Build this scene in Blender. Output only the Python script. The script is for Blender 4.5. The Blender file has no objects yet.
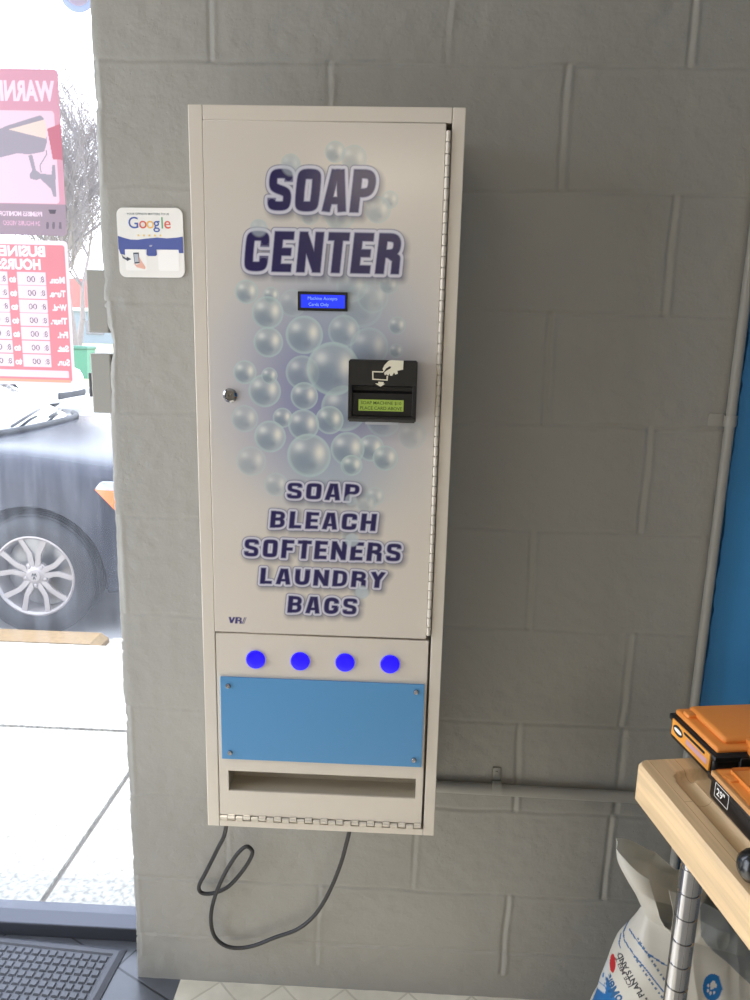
import bpy, bmesh, math, random
import numpy as np
from mathutils import Vector, Matrix, noise
from mathutils.bvhtree import BVHTree
random.seed(4)
S = bpy.context.scene
COL = S.collection
PI = math.pi

# ------------------------------------------------------------------ camera
F, PITCH, YAW, ROLL = 751.0, 0.21517, -0.03597, -0.02605
CP = np.array([-0.0523, -1.4110, 1.4344])
def cam_axes():
    cy, sy, cp, sp, cr, sr = math.cos(YAW), math.sin(YAW), math.cos(PITCH), math.sin(PITCH), math.cos(ROLL), math.sin(ROLL)
    fwd = np.array([sy*cp, cy*cp, -sp]); right = np.array([cy, -sy, 0.0]); down = np.cross(fwd, right)
    return cr*right + sr*down, -sr*right + cr*down, fwd
R_, D_, W_ = cam_axes()
cam = bpy.data.cameras.new('camera'); cam.sensor_width = 36; cam.sensor_fit = 'AUTO'; cam.lens = F*36/1000
cam.clip_start = 0.02; cam.clip_end = 500
co = bpy.data.objects.new('camera', cam); COL.objects.link(co)
M = Matrix.Identity(4)
for i in range(3):
    M[i][0] = R_[i]; M[i][1] = -D_[i]; M[i][2] = -W_[i]; M[i][3] = CP[i]
co.matrix_world = M
S.camera = co
def ray(u, v): return R_*((u-375)/F) + D_*((v-500)/F) + W_
def at(u, v, Y):                       # measured point of the place on an upright plane Y
    d = ray(u, v); return CP + d*((Y-CP[1])/d[1])
def gz(u, v, Z):                       # measured point of the place on a level plane Z
    d = ray(u, v); return CP + d*((Z-CP[2])/d[2])

# ------------------------------------------------------------------ materials
def lin(c):
    f = lambda x: x/12.92 if x <= .04045 else ((x+.055)/1.055)**2.4
    return tuple(f(x/255) for x in c) + (1.0,)
def nt(name):
    m = bpy.data.materials.new(name); m.use_nodes = True; t = m.node_tree
    return m, t, t.nodes['Principled BSDF'], t.nodes['Material Output']
def mat(name, col, rough=.5, metal=0, bump=0, bscale=200, var=0, vscale=8, spec=.5, coat=0, emit=None, estr=0, trans=0):
    m, t, b, o = nt(name)
    b.inputs['Base Color'].default_value = lin(col); b.inputs['Roughness'].default_value = rough
    b.inputs['Metallic'].default_value = metal; b.inputs['Specular IOR Level'].default_value = spec
    b.inputs['Coat Weight'].default_value = coat; b.inputs['Coat Roughness'].default_value = .05
    if emit: b.inputs['Emission Color'].default_value = lin(emit); b.inputs['Emission Strength'].default_value = estr
    tc = t.nodes.new('ShaderNodeTexCoord')
    if var:
        n = t.nodes.new('ShaderNodeTexNoise'); n.inputs['Scale'].default_value = vscale; n.inputs['Detail'].default_value = 5
        r = t.nodes.new('ShaderNodeMapRange'); r.inputs['From Min'].default_value = .3; r.inputs['From Max'].default_value = .7
        r.inputs['To Min'].default_value = 1-var; r.inputs['To Max'].default_value = 1+var
        mx = t.nodes.new('ShaderNodeMix'); mx.data_type = 'RGBA'; mx.blend_type = 'MULTIPLY'; mx.inputs[0].default_value = 1
        mx.inputs[6].default_value = lin(col)
        t.links.new(tc.outputs['Object'], n.inputs['Vector']); t.links.new(n.outputs['Fac'], r.inputs['Value'])
        t.links.new(r.outputs['Result'], mx.inputs[7]); t.links.new(mx.outputs[2], b.inputs['Base Color'])
    if bump:
        n2 = t.nodes.new('ShaderNodeTexNoise'); n2.inputs['Scale'].default_value = bscale; n2.inputs['Detail'].default_value = 4
        bp = t.nodes.new('ShaderNodeBump'); bp.inputs['Strength'].default_value = bump; bp.inputs['Distance'].default_value = .002
        t.links.new(tc.outputs['Object'], n2.inputs['Vector']); t.links.new(n2.outputs['Fac'], bp.inputs['Height'])
        t.links.new(bp.outputs['Normal'], b.inputs['Normal'])
    return m
def vmat(name, rough=.4, spec=.5, trans=0, coat=0):      # printed surface: colours carried by the mesh's own print layer
    m, t, b, o = nt(name)
    a = t.nodes.new('ShaderNodeAttribute'); a.attribute_name = 'print'
    t.links.new(a.outputs['Color'], b.inputs['Base Color'])
    b.inputs['Roughness'].default_value = rough; b.inputs['Specular IOR Level'].default_value = spec; b.inputs['Coat Weight'].default_value = coat
    if trans:
        tr = t.nodes.new('ShaderNodeBsdfTranslucent'); t.links.new(a.outputs['Color'], tr.inputs['Color'])
        mx = t.nodes.new('ShaderNodeMixShader'); mx.inputs[0].default_value = trans
        t.links.new(b.outputs[0], mx.inputs[1]); t.links.new(tr.outputs[0], mx.inputs[2]); t.links.new(mx.outputs[0], o.inputs['Surface'])
    return m

# ------------------------------------------------------------------ mesh helpers
def new_obj(name, bm, m=None, parent=None, smooth=False):
    me = bpy.data.meshes.new(name)
    if isinstance(bm, bmesh.types.BMesh):
        bmesh.ops.recalc_face_normals(bm, faces=bm.faces[:]); bm.to_mesh(me); bm.free()
    else:
        me.from_pydata(bm[0], [], bm[1]); me.update()
    if m is not None:
        for x in (m if isinstance(m, (list, tuple)) else [m]): me.materials.append(x)
    if smooth:
        me.polygons.foreach_set('use_smooth', [True]*len(me.polygons))
        if smooth != 1: 
            try: me.set_sharp_from_angle(angle=math.radians(smooth))
            except Exception: pass
    o = bpy.data.objects.new(name, me); COL.objects.link(o)
    if parent: o.parent = parent
    return o
def tag(o, label=None, cat=None, group=None, kind=None):
    if label: o['label'] = label
    if cat: o['category'] = cat
    if group: o['group'] = group
    if kind: o['kind'] = kind
    return o
def thing(name, label, cat, loc=(0, 0, 0), rz=0, group=None):
    o = bpy.data.objects.new(name, None); COL.objects.link(o); o.location = loc; o.rotation_euler = (0, 0, rz); o.empty_display_size = .1
    return tag(o, label, cat, group)
def struct(name, bm, m, parent=None, smooth=False):
    o = new_obj(name, bm, m, parent, smooth)
    if not parent: o['kind'] = 'structure'
    return o
def merge(dst, src, mi=None):
    if mi is not None:
        for f in src.faces: f.material_index = mi
    me = bpy.data.meshes.new('tmp'); src.to_mesh(me); src.free(); dst.from_mesh(me); bpy.data.meshes.remove(me)
def box(bm, a, b, bev=0, seg=2, mi=0, rot=None, piv=None):
    t = bmesh.new(); bmesh.ops.create_cube(t, size=1)
    a, b = Vector(a), Vector(b); c = (a+b)/2; d = b-a
    for v in t.verts: v.co = Vector((v.co.x*d.x+c.x, v.co.y*d.y+c.y, v.co.z*d.z+c.z))
    if bev: bmesh.ops.bevel(t, geom=t.edges[:], offset=bev, segments=seg, affect='EDGES', profile=.5)
    if rot: bmesh.ops.rotate(t, verts=t.verts, cent=piv or c, matrix=rot)
    merge(bm, t, mi); return bm
def catmull(p, n=8):
    p = [Vector(x) for x in p]; out = []
    for i in range(len(p)-1):
        a, b, c, d = p[max(i-1, 0)], p[i], p[i+1], p[min(i+2, len(p)-1)]
        for k in range(n):
            t = k/n
            out.append(.5*((2*b)+(c-a)*t+(2*a-5*b+4*c-d)*t*t+(3*b-a-3*c+d)*t**3))
    return out+[p[-1]]
def tube(bm, pts, r, seg=12, cap=True, mi=0):
    pts = [Vector(p) for p in pts]; n = len(pts)
    rr = r if isinstance(r, (list, tuple)) else [r]*n
    T = [(pts[min(i+1, n-1)]-pts[max(i-1, 0)]).normalized() for i in range(n)]
    up = Vector((0, 0, 1)) if abs(T[0].z) < .9 else Vector((1, 0, 0))
    nn = T[0].cross(up).normalized(); rings = []
    for i in range(n):
        nn = (nn - T[i]*nn.dot(T[i])).normalized(); bb = T[i].cross(nn)
        rings.append([bm.verts.new(pts[i]+(nn*math.cos(2*PI*k/seg)+bb*math.sin(2*PI*k/seg))*rr[i]) for k in range(seg)])
    for i in range(n-1):
        for k in range(seg):
            f = bm.faces.new((rings[i][k], rings[i][(k+1) % seg], rings[i+1][(k+1) % seg], rings[i+1][k])); f.material_index = mi
    if cap:
        for q in (rings[0][::-1], rings[-1]):
            f = bm.faces.new(q); f.material_index = mi
    return bm
def lathe(bm, prof, seg=24, mat4=None, mi=0):      # prof (r, h) about local z
    rings = []
    for r, h in prof:
        rings.append([bm.verts.new((r*math.cos(2*PI*k/seg), r*math.sin(2*PI*k/seg), h)) for k in range(seg)] if r > 1e-6 else [bm.verts.new((0, 0, h))])
    nf = []
    for a, b in zip(rings, rings[1:]):
        for k in range(seg):
            q = [a[k % len(a)], a[(k+1) % len(a)], b[(k+1) % len(b)], b[k % len(b)]]
            q = list(dict.fromkeys(q))
            if len(q) > 2: f = bm.faces.new(q); f.material_index = mi; nf.append(f)
    if mat4 is not None: bmesh.ops.transform(bm, matrix=mat4, verts=[v for r in rings for v in r])
    return bm
def prism(bm, poly, y0, y1, mi=0):           # polygon in XZ, extruded from y0 to y1
    a = [bm.verts.new((x, y0, z)) for x, z in poly]; b = [bm.verts.new((x, y1, z)) for x, z in poly]
    n = len(poly)
    for f in (bm.faces.new(a), bm.faces.new(b[::-1])): f.material_index = mi
    for i in range(n): f = bm.faces.new((a[i], b[i], b[(i+1) % n], a[(i+1) % n])); f.material_index = mi
    return bm
def rrect(x0, x1, z0, z1, r, n=6):
    out = []
    for cx, cz, a in ((x1-r, z1-r, 0), (x0+r, z1-r, 90), (x0+r, z0+r, 180), (x1-r, z0+r, 270)):
        for k in range(n+1):
            t = math.radians(a+90*k/n); out.append((cx+r*math.cos(t), cz+r*math.sin(t)))
    return out
def circ(cx, cz, r, n=24): return [(cx+r*math.cos(2*PI*k/n), cz+r*math.sin(2*PI*k/n)) for k in range(n)]
FACE_Y = Matrix.Rotation(PI/2, 4, 'X')       # local z -> world -y (towards the room)

# ---------- lettering
def font_tris(body, h=1.0, align='LEFT', offset=0, shear=0, space=1.0):
    """outline text as 2D verts + faces, cap height = h, baseline at 0"""
    c = bpy.data.curves.new('t', 'FONT'); c.body = body; c.size = 1; c.offset = offset; c.shear = shear; c.space_character = space; c.align_x = align
    c.resolution_u = 4
    o = bpy.data.objects.new('t', c); COL.objects.link(o)
    dg = bpy.context.evaluated_depsgraph_get(); dg.update()
    me = bpy.data.meshes.new_from_object(o.evaluated_get(dg))
    k = h/0.70
    vs = [(v.co.x*k, v.co.y*k) for v in me.vertices]; fs = [tuple(p.vertices) for p in me.polygons]
    bpy.data.objects.remove(o); bpy.data.curves.remove(c); bpy.data.meshes.remove(me)
    return vs, fs
G = {  # heavy capitals as centre-line strokes: (width, [(points, stroke width)])
 'S': (.66, [([(.54,.70),(.54,.80),(.50,.88),(.16,.88),(.12,.80),(.12,.62),(.18,.54),(.48,.46),(.54,.38),(.54,.20),(.50,.12),(.16,.12),(.12,.20),(.12,.30)], .21)]),
 'O': (.66, [([(.12,.20),(.12,.80),(.16,.88),(.50,.88),(.54,.80),(.54,.20),(.50,.12),(.16,.12),(.12,.20)], .23)]),
 'A': (.66, [([(.11,0),(.27,1)], .22), ([(.55,0),(.39,1)], .22), ([(.27,.92),(.39,.92)], .16), ([(.2,.27),(.46,.27)], .17)]),
 'P': (.64, [([(.12,0),(.12,1)], .24), ([(.12,.9),(.42,.9),(.52,.8),(.52,.56),(.42,.46),(.12,.46)], .2)]),
 'C': (.66, [([(.54,.62),(.54,.80),(.50,.88),(.16,.88),(.12,.80),(.12,.20),(.16,.12),(.50,.12),(.54,.20),(.54,.38)], .23)]),
 'E': (.56, [([(.12,0),(.12,1)], .24), ([(.12,.9),(.54,.9)], .2), ([(.12,.5),(.5,.5)], .19), ([(.12,.1),(.54,.1)], .2)]),
 'N': (.68, [([(.12,0),(.12,1)], .23), ([(.13,.93),(.55,.07)], .22), ([(.56,0),(.56,1)], .23)]),
 'T': (.58, [([(.29,0),(.29,1)], .24), ([(0,.9),(.58,.9)], .2)]),
 'R': (.66, [([(.12,0),(.12,1)], .24), ([(.12,.9),(.42,.9),(.52,.8),(.52,.6),(.42,.5),(.12,.5)], .2), ([(.34,.5),(.54,.38),(.55,0)], .22)]),
 'B': (.66, [([(.12,0),(.12,1)], .24), ([(.12,.9),(.42,.9),(.52,.81),(.52,.62),(.42,.52),(.12,.52)], .2), ([(.12,.1),(.42,.1),(.53,.2),(.53,.42),(.42,.52)], .2)]),
 'L': (.54, [([(.12,0),(.12,1)], .24), ([(.12,.1),(.52,.1)], .2)]),
 'H': (.66, [([(.12,0),(.12,1)], .24), ([(.54,0),(.54,1)], .24), ([(.12,.5),(.54,.5)], .2)]),
 'F': (.54, [([(.12,0),(.12,1)], .24), ([(.12,.9),(.52,.9)], .2), ([(.12,.5),(.48,.5)], .19)]),
 'U': (.66, [([(.12,1),(.12,.24),(.22,.12),(.44,.12),(.54,.24),(.54,1)], .24)]),
 'D': (.66, [([(.12,0),(.12,1)], .24), ([(.12,.9),(.4,.9),(.53,.77),(.53,.23),(.4,.1),(.12,.1)], .21)]),
 'Y': (.64, [([(.1,1),(.32,.48)], .23), ([(.54,1),(.32,.48)], .23), ([(.32,.5),(.32,0)], .24)]),
 'G': (.68, [([(.55,.64),(.55,.77),(.44,.88),(.22,.88),(.12,.76),(.12,.24),(.22,.12),(.44,.12),(.55,.22),(.55,.46)], .24), ([(.36,.44),(.6,.44)], .16)]),
 'V': (.64, [([(.1,1),(.32,0.05)], .22), ([(.54,1),(.32,.05)], .22)]),
 'W': (.96, [([(.1,1),(.28,.03)], .2), ([(.28,.03),(.48,.9)], .17), ([(.48,.9),(.68,.03)], .17), ([(.86,1),(.68,.03)], .2)]),
 'I': (.24, [([(.12,0),(.12,1)], .24)]),
 '/': (.3, [([(.03,0),(.2,1)], .09), ([(.17,0),(.34,1)], .06)]),
 ':': (.26, [([(.13,.08),(.13,.3)], .2), ([(.13,.6),(.13,.82)], .2)]),
}
def chaikin(p):
    if len(p) < 4: return p
    closed = p[0] == p[-1]
    for _ in range(2):
        q = [] if closed else [p[0]]
        for a, b in zip(p, p[1:]): q += [(a[0]*.75+b[0]*.25, a[1]*.75+b[1]*.25), (a[0]*.25+b[0]*.75, a[1]*.25+b[1]*.75)]
        p = q+([q[0]] if closed else [p[-1]])
    return p
def stroke_layout(text, gap=.07):
    x = 0; out = []
    for ch in text:
        if ch == ' ': x += .35; continue
        w, st = G[ch]
        for pts, sw in st: out.append(([(p[0]+x, p[1]) for p in chaikin(pts)], sw))
        x += w+gap
    return out, x-gap
def thick(pts, w, ext=0, rnd=False):
    """polyline -> list of polygons"""
    polys = []; n = len(pts); closed = pts[0] == pts[-1]
    for i in range(n-1):
        (x0, y0), (x1, y1) = pts[i], pts[i+1]; d = math.hypot(x1-x0, y1-y0)
        if d < 1e-9: continue
        tx, ty = (x1-x0)/d, (y1-y0)/d; e0 = ext if i == 0 else 0; e1 = ext if i == n-2 else 0
        if not rnd: pass
        a = (x0-tx*e0, y0-ty*e0); b = (x1+tx*e1, y1+ty*e1); nx, ny = -ty*w/2, tx*w/2
        polys.append([(a[0]+nx, a[1]+ny), (a[0]-nx, a[1]-ny), (b[0]-nx, b[1]-ny), (b[0]+nx, b[1]+ny)])
    for i in range(n):
        if not closed and not rnd and min(math.dist(pts[i], pts[0]), math.dist(pts[i], pts[-1])) < w*.5: continue
        if (0 < i < n-1) or rnd or closed: polys.append(circ(pts[i][0], pts[i][1], w/2, 16))
    return polys
def block_text(text, x0, x1, z0, z1, shear=.1, layers=((.0, 0),), gap=.07, swk=1.0):
    """(polys in XZ, layer index) fitted to the box"""
    st, W = stroke_layout(text, gap); st = [(p, w*swk) for p, w in st]; H = z1-z0; k = (x1-x0-shear*H)/W
    T = lambda p: (x0+p[0]*k+shear*p[1]*H, z0+p[1]*H)
    res = []
    for grow, li in layers:
        for pts, sw in st:
            if grow == 0: ps = thick(pts, sw)
            else:
                ps = thick(pts, sw+2*grow, grow, False)
                ps += [circ(p[0], p[1], grow+.02, 12) for p in ()]
            for q in ps:
                q2 = [T(p) for p in q]
                q2 = [(x, min(max(z, z0-grow*H), z1+grow*H)) for x, z in q2]
                res.append((q2, li))
    segs = [(T(pts[i]), T(pts[i+1]), sw*H/2) for pts, sw in st for i in range(len(pts)-1)]
    return res, segs
def flat_polys(polys, ys):
    vs, fs, mi = [], [], []
    for q, li in polys:
        b = len(vs); vs += [(x, ys[li]-.00002*len(fs), z) for x, z in q]; fs.append(tuple(range(b, b+len(q)))); mi.append(li)
    return vs, fs, mi
def print_obj(name, polys, ys, mats, parent):
    """flat print: each polygon becomes a face on its layer, all facing the room (-y)"""
    vs, fs, mi = flat_polys(polys, ys)
    def area(f): return sum(vs[f[i-1]][0]*vs[f[i]][2]-vs[f[i]][0]*vs[f[i-1]][2] for i in range(len(f)))
    fs = [f if area(f) > 0 else f[::-1] for f in fs]
    o = new_obj(name, (vs, fs), mats, parent)
    o.data.polygons.foreach_set('material_index', mi)
    return o
def font_print(name, items, y, mats, parent):
    """items: (body, x, z, height, align, offset, material index)"""
    vs, fs, mi = [], [], []
    for body, x, z, h, al, off, k in items:
        v, f = font_tris(body, h, al, off); b = len(vs)
        vs += [(p[0]+x, y, p[1]+z) for p in v]; fs += [tuple(i+b for i in q) for q in f]; mi += [k]*len(f)
    o = new_obj(name, (vs, fs), mats, parent); o.data.polygons.foreach_set('material_index', mi); return o

class Raster:
    """paints flat artwork (2D faces with a colour) onto sample points"""
    def __init__(s): s.items = []
    def polys(s, polys, col):
        vs, fs = [], []
        for q in polys:
            b = len(vs); vs += [(x, y, 0) for x, y in q]; fs.append(tuple(range(b, b+len(q))))
        s.items.append((BVHTree.FromPolygons(vs, fs), lin(col), vs))
    def text(s, body, x, y, h, col, align='LEFT', offset=.02, rot=0, sx=1, mirror=False):
        v, f = font_tris(body, h, align, offset)
        c, sn = math.cos(rot), math.sin(rot); out = []
        for px, py in v:
            px *= sx
            if mirror: px = -px
            out.append((x+px*c-py*sn, y+px*sn+py*c, 0))
        s.items.append((BVHTree.FromPolygons(out, f), lin(col), out))
    def paint(s, P, C):
        for bvh, col, vs in s.items:
            a = np.array(vs); lo = a.min(0); hi = a.max(0)
            idx = np.nonzero((P[:, 0] >= lo[0]) & (P[:, 0] <= hi[0]) & (P[:, 1] >= lo[1]) & (P[:, 1] <= hi[1]))[0]
            for i in idx:
                if bvh.ray_cast(Vector((P[i, 0], P[i, 1], 1)), Vector((0, 0, -1)))[0] is not None: C[i] = col
def set_print(o, C):
    a = o.data.color_attributes.new('print', 'FLOAT_COLOR', 'POINT'); a.data.foreach_set('color', np.asarray(C, dtype=np.float32).ravel())

# ------------------------------------------------------------------ shared materials
M_white = mat('cabinet_white', (218, 209, 197), .33, bump=.03, bscale=350, coat=.15)
M_hinge = mat('hinge_white', (214, 206, 193), .38)
M_chrome = mat('chrome', (168, 168, 172), .07, 1)
M_steel = mat('steel', (150, 148, 145), .3, 1)
M_black = mat('black_plastic', (20, 20, 22), .38, bump=.05, bscale=900)
M_navy = mat('ink_navy', (44, 38, 92), .35)
M_halo = mat('ink_halo', (216, 215, 226), .35)
M_line = mat('ink_outline', (110, 110, 152), .35)
M_orange = mat('orange_plastic', (236, 146, 66), .42, bump=.06, bscale=600, var=.04)
M_rubber = mat('rubber', (84, 85, 90), .6, bump=.2, bscale=300, var=.1, vscale=20)

# painted block wall
def wall_mat(name, col, drip=True):
    m, t, b, o = nt(name)
    tc = t.nodes.new('ShaderNodeTexCoord')
    n = t.nodes.new('ShaderNodeTexNoise'); n.inputs['Scale'].default_value = 2.2; n.inputs['Detail'].default_value = 6
    r = t.nodes.new('ShaderNodeMapRange'); r.inputs['From Min'].default_value = .3; r.inputs['From Max'].default_value = .7; r.inputs['To Min'].default_value = .94; r.inputs['To Max'].default_value = 1.05
    mx = t.nodes.new('ShaderNodeMix'); mx.data_type = 'RGBA'; mx.blend_type = 'MULTIPLY'; mx.inputs[0].default_value = 1; mx.inputs[6].default_value = lin(col)
    t.links.new(tc.outputs['Object'], n.inputs['Vector']); t.links.new(n.outputs['Fac'], r.inputs['Value']); t.links.new(r.outputs['Result'], mx.inputs[7]); t.links.new(mx.outputs[2], b.inputs['Base Color'])
    b.inputs['Roughness'].default_value = .42; b.inputs['Specular IOR Level'].default_value = .45
    n1 = t.nodes.new('ShaderNodeTexNoise'); n1.inputs['Scale'].default_value = 130; n1.inputs['Detail'].default_value = 5; n1.inputs['Roughness'].default_value = .6
    n2 = t.nodes.new('ShaderNodeTexNoise'); n2.inputs['Scale'].default_value = 45; n2.inputs['Detail'].default_value = 3
    v = t.nodes.new('ShaderNodeTexVoronoi'); v.inputs['Scale'].default_value = 60
    vr = t.nodes.new('ShaderNodeMapRange'); vr.inputs['From Min'].default_value = .0; vr.inputs['From Max'].default_value = .12; vr.inputs['To Min'].default_value = -.5; vr.inputs['To Max'].default_value = 0
    for q in (n1, n2, v): t.links.new(tc.outputs['Object'], q.inputs['Vector'])
    t.links.new(v.outputs['Distance'], vr.inputs['Value'])
    a1 = t.nodes.new('ShaderNodeMath'); a1.operation = 'ADD'; a2 = t.nodes.new('ShaderNodeMath'); a2.operation = 'ADD'
    t.links.new(n1.outputs['Fac'], a1.inputs[0]); t.links.new(n2.outputs['Fac'], a1.inputs[1]); t.links.new(a1.outputs[0], a2.inputs[0]); t.links.new(vr.outputs['Result'], a2.inputs[1])
    bp = t.nodes.new('ShaderNodeBump'); bp.inputs['Strength'].default_value = .36; bp.inputs['Distance'].default_value = .0026
    t.links.new(a2.outputs[0], bp.inputs['Height']); t.links.new(bp.outputs['Normal'], b.inputs['Normal'])
    return m
M_wall = wall_mat('wall_grey_paint', (154, 152, 146))
M_blue = mat('blue_paint', (62, 140, 200), .5, bump=.08, bscale=150, var=.03)
M_greypaint = mat('grey_paint_metal', (154, 152, 146), .4, bump=.06, bscale=250)

# ================================================================== SETTING
H = .2032; ZJ0 = 1.89; XL, XR = -.6125, .556
def build_block_wall():
    st = .0028
    xs = np.arange(XL, XR+st*.5, st); zs = np.concatenate([np.arange(0, 2.25, st), [2.25, 2.4, 2.95]])
    X, Z = np.meshgrid(xs, zs); Y = np.zeros_like(X)
    rng = np.random.RandomState(3)
    def smooth_noise(sx, sz, seed):
        r = np.random.RandomState(seed); g = r.rand(int(3/sz)+4, int(1.4/sx)+4)
        fx = (X-XL)/sx; fz = Z/sz; i = fx.astype(int); j = fz.astype(int); a = fx-i; b = fz-j
        a = a*a*(3-2*a); b = b*b*(3-2*b)
        return (g[j, i]*(1-a)+g[j, i+1]*a)*(1-b)+(g[j+1, i]*(1-a)+g[j+1, i+1]*a)*b
    wob = (smooth_noise(.08, .08, 1)-.5)*.006; dep = smooth_noise(.12, .07, 2)
    fade = np.clip((X+.62)/.28, .5, 1)
    def groove(d, w, amp): return amp*np.exp(-(d/w)**2)
    for k in range(-6, 10):
        zz = ZJ0-k*H if k < 9 else .1195
        sl = 0
        Y += groove(Z-zz-wob, .0030, .0021)*(.35+.9*dep)*fade
        Y -= groove(Z-zz-wob+.008, .004, .0009)*dep
    # upright joints, course by course (half-block columns as counted on the wall)
    par = {-1: 0, 0: 1, 1: 0, 2: 1, 3: 0, 4: 1, 5: 0, 6: 1, 7: 0, 8: 1}
    for k in range(-5, 9):
        z1 = ZJ0-k*H+H*0; z0 = z1-H
        p = par.get(k, k % 2)
        for c in range(-4, 4):
            if (c-p) % 2: continue
            xx = c*H + (rng.rand()-.5)*.006
            strong = .9 if c > 0 else .5
            mask = ((Z < z1+.001) & (Z > z0-.001))*1.0
            Y += groove(X-xx-wob, .0034, .0034)*mask*(.3+.8*dep)*strong
            Y -= groove(X-xx-.0095-wob, .0045, .0016)*mask*strong
    # the extra cut at the seventh course
    mask = ((Z < ZJ0-6*H) & (Z > ZJ0-7*H))*1.0
    Y += groove(X-.415, .006, .0028)*mask
    Y += (smooth_noise(.02, .02, 5)-.5)*.0012
    # chipped left edge
    e = np.clip(1-(X-XL)/.02, 0, 1)
    chip = (smooth_noise(.5, .009, 8)-.5)*.0014 + (smooth_noise(.5, .08, 9)-.5)*.003 + .003*np.clip(smooth_noise(.5, .012, 14)-.9, 0, 1)/.1
    bite = .011*np.exp(-((Z-1.405)/.035)**2)*(.7+.6*smooth_noise(.5, .009, 11))
    X2 = X + e*(chip+bite)
    Y += e**3*.002
    nz, nx = X.shape
    vs = np.stack([X2, Y, Z], -1).reshape(-1, 3).tolist()
    fs = [(j*nx+i, j*nx+i+1, (j+1)*nx+i+1, (j+1)*nx+i) for j in range(nz-1) for i in range(nx-1)]
    # sides and back so that the wall has its thickness
    back = []
    def rim(idx): 
        b = len(vs)
        for i in idx: vs.append([vs[i][0], .2, vs[i][2]])
        for a in range(len(idx)-1): fs.append((idx[a], idx[a+1], b+a+1, b+a))
    rim([j*nx for j in range(nz)]); rim([j*nx+nx-1 for j in range(nz)][::-1])
    b = len(vs); vs.extend([[XL, .2, 0], [XR, .2, 0], [XR, .2, 2.95], [XL, .2, 2.95]]); fs.append((b, b+3, b+2, b+1))
    return vs, fs
wall = struct('wall_front', build_block_wall(), M_wall, smooth=True)

def jag_panel():
    bm = bmesh.new(); r = random.Random(7); pts = []
    z = 0
    while z < 2.95:
        pts.append((XR+.0075+r.uniform(-.0022, .0022), z)); z += r.uniform(.008, .03)
    poly = [(3.0, 0)] + [(3.0, 2.95)] + [(p[0], p[1]) for p in reversed(pts)]
    prism(bm, poly, .004, .2); return bm
struct('wall_right_section', jag_panel(), M_blue).name = 'wall_blue'
bm = bmesh.new(); box(bm, (XR-.01, .03, 0), (XR+.03, .2, 2.95)); struct('gap_shade', bm, mat('gap_dark', (38, 36, 34), .8))  # dark strip standing in for the shade inside the gap beside the blue wall
M_room = mat('room_paint', (178, 176, 170), .6, var=.03, bump=.05)
bm = bmesh.new()
for a_, b_ in (((-1.9, -7.2, 0), (-1.8, -1.35, 2.95)), ((-1.9, -.10, 0), (-1.8, .3, 2.95)), ((-1.9, -1.35, 0), (-1.8, -.10, .04)), ((-1.9, -1.35, 2.3), (-1.8, -.10, 2.95))): box(bm, a_, b_)
struct('wall_left', bm, M_room)
bm = bmesh.new(); box(bm, (3.0, -7.2, 0), (3.1, .3, 2.95)); struct('wall_right', bm, M_blue)
bm = bmesh.new(); box(bm, (-1.9, -7.3, 0), (3.1, -7.2, 2.95)); struct('wall_rear', bm, M_room)
bm = bmesh.new(); box(bm, (-1.9, -7.3, 2.95), (3.1, .3, 3.05)); struct('ceiling', bm, mat('ceiling_white', (215, 212, 205), .8, bump=.2, bscale=60))
bm = bmesh.new(); box(bm, (-1.8, .0, 2.5), (XL, .2, 2.95)); struct('wall_header', bm, M_wall).name = 'wall_front_header'

# floor: beige diamond tiles, dark slate by the entrance
def tile_mat(name, c1, c2, grout, size, rot, rough):
    m, t, b, o = nt(name)
    tc = t.nodes.new('ShaderNodeTexCoord'); mp = t.nodes.new('ShaderNodeMapping'); mp.inputs['Rotation'].default_value[2] = rot
    br = t.nodes.new('ShaderNodeTexBrick'); br.offset = 0; br.inputs['Scale'].default_value = 1
    br.inputs['Brick Width'].default_value = size; br.inputs['Row Height'].default_value = size; br.inputs['Mortar Size'].default_value = .0025; br.inputs['Mortar Smooth'].default_value = .2
    br.inputs['Color1'].default_value = lin(c1); br.inputs['Color2'].default_value = lin(c2); br.inputs['Mortar'].default_value = lin(grout)
    n = t.nodes.new('ShaderNodeTexNoise'); n.inputs['Scale'].default_value = 14; n.inputs['Detail'].default_value = 6
    r = t.nodes.new('ShaderNodeMapRange'); r.inputs['From Min'].default_value = .3; r.inputs['From Max'].default_value = .7; r.inputs['To Min'].default_value = .86; r.inputs['To Max'].default_value = 1.08
    mx = t.nodes.new('ShaderNodeMix'); mx.data_type = 'RGBA'; mx.blend_type = 'MULTIPLY'; mx.inputs[0].default_value = 1
    t.links.new(tc.outputs['Object'], mp.inputs['Vector']); t.links.new(mp.outputs['Vector'], br.inputs['Vector']); t.links.new(tc.outputs['Object'], n.inputs['Vector'])
    t.links.new(n.outputs['Fac'], r.inputs['Value']); t.links.new(br.outputs['Color'], mx.inputs[6]); t.links.new(r.outputs['Result'], mx.inputs[7]); t.links.new(mx.outputs[2], b.inputs['Base Color'])
    bp = t.nodes.new('ShaderNodeBump'); bp.inputs['Strength'].default_value = .5; bp.inputs['Distance'].default_value = .002; bp.invert = True
    t.links.new(br.outputs['Fac'], bp.inputs['Height']); t.links.new(bp.outputs['Normal'], b.inputs['Normal'])
    b.inputs['Roughness'].default_value = rough
    return m
bm = bmesh.new(); box(bm, (-.515, -7.2, -.06), (3.0, 0.01, 0)); struct('floor', bm, tile_mat('beige_tile', (226, 220, 204), (218, 211, 194), (200, 193, 176), .1, .785, .4))
bm = bmesh.new(); box(bm, (-1.8, -7.2, -.06), (-.515, -.16, 0.0)); struct('floor_side', bm, bpy.data.materials['beige_tile'])
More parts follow.
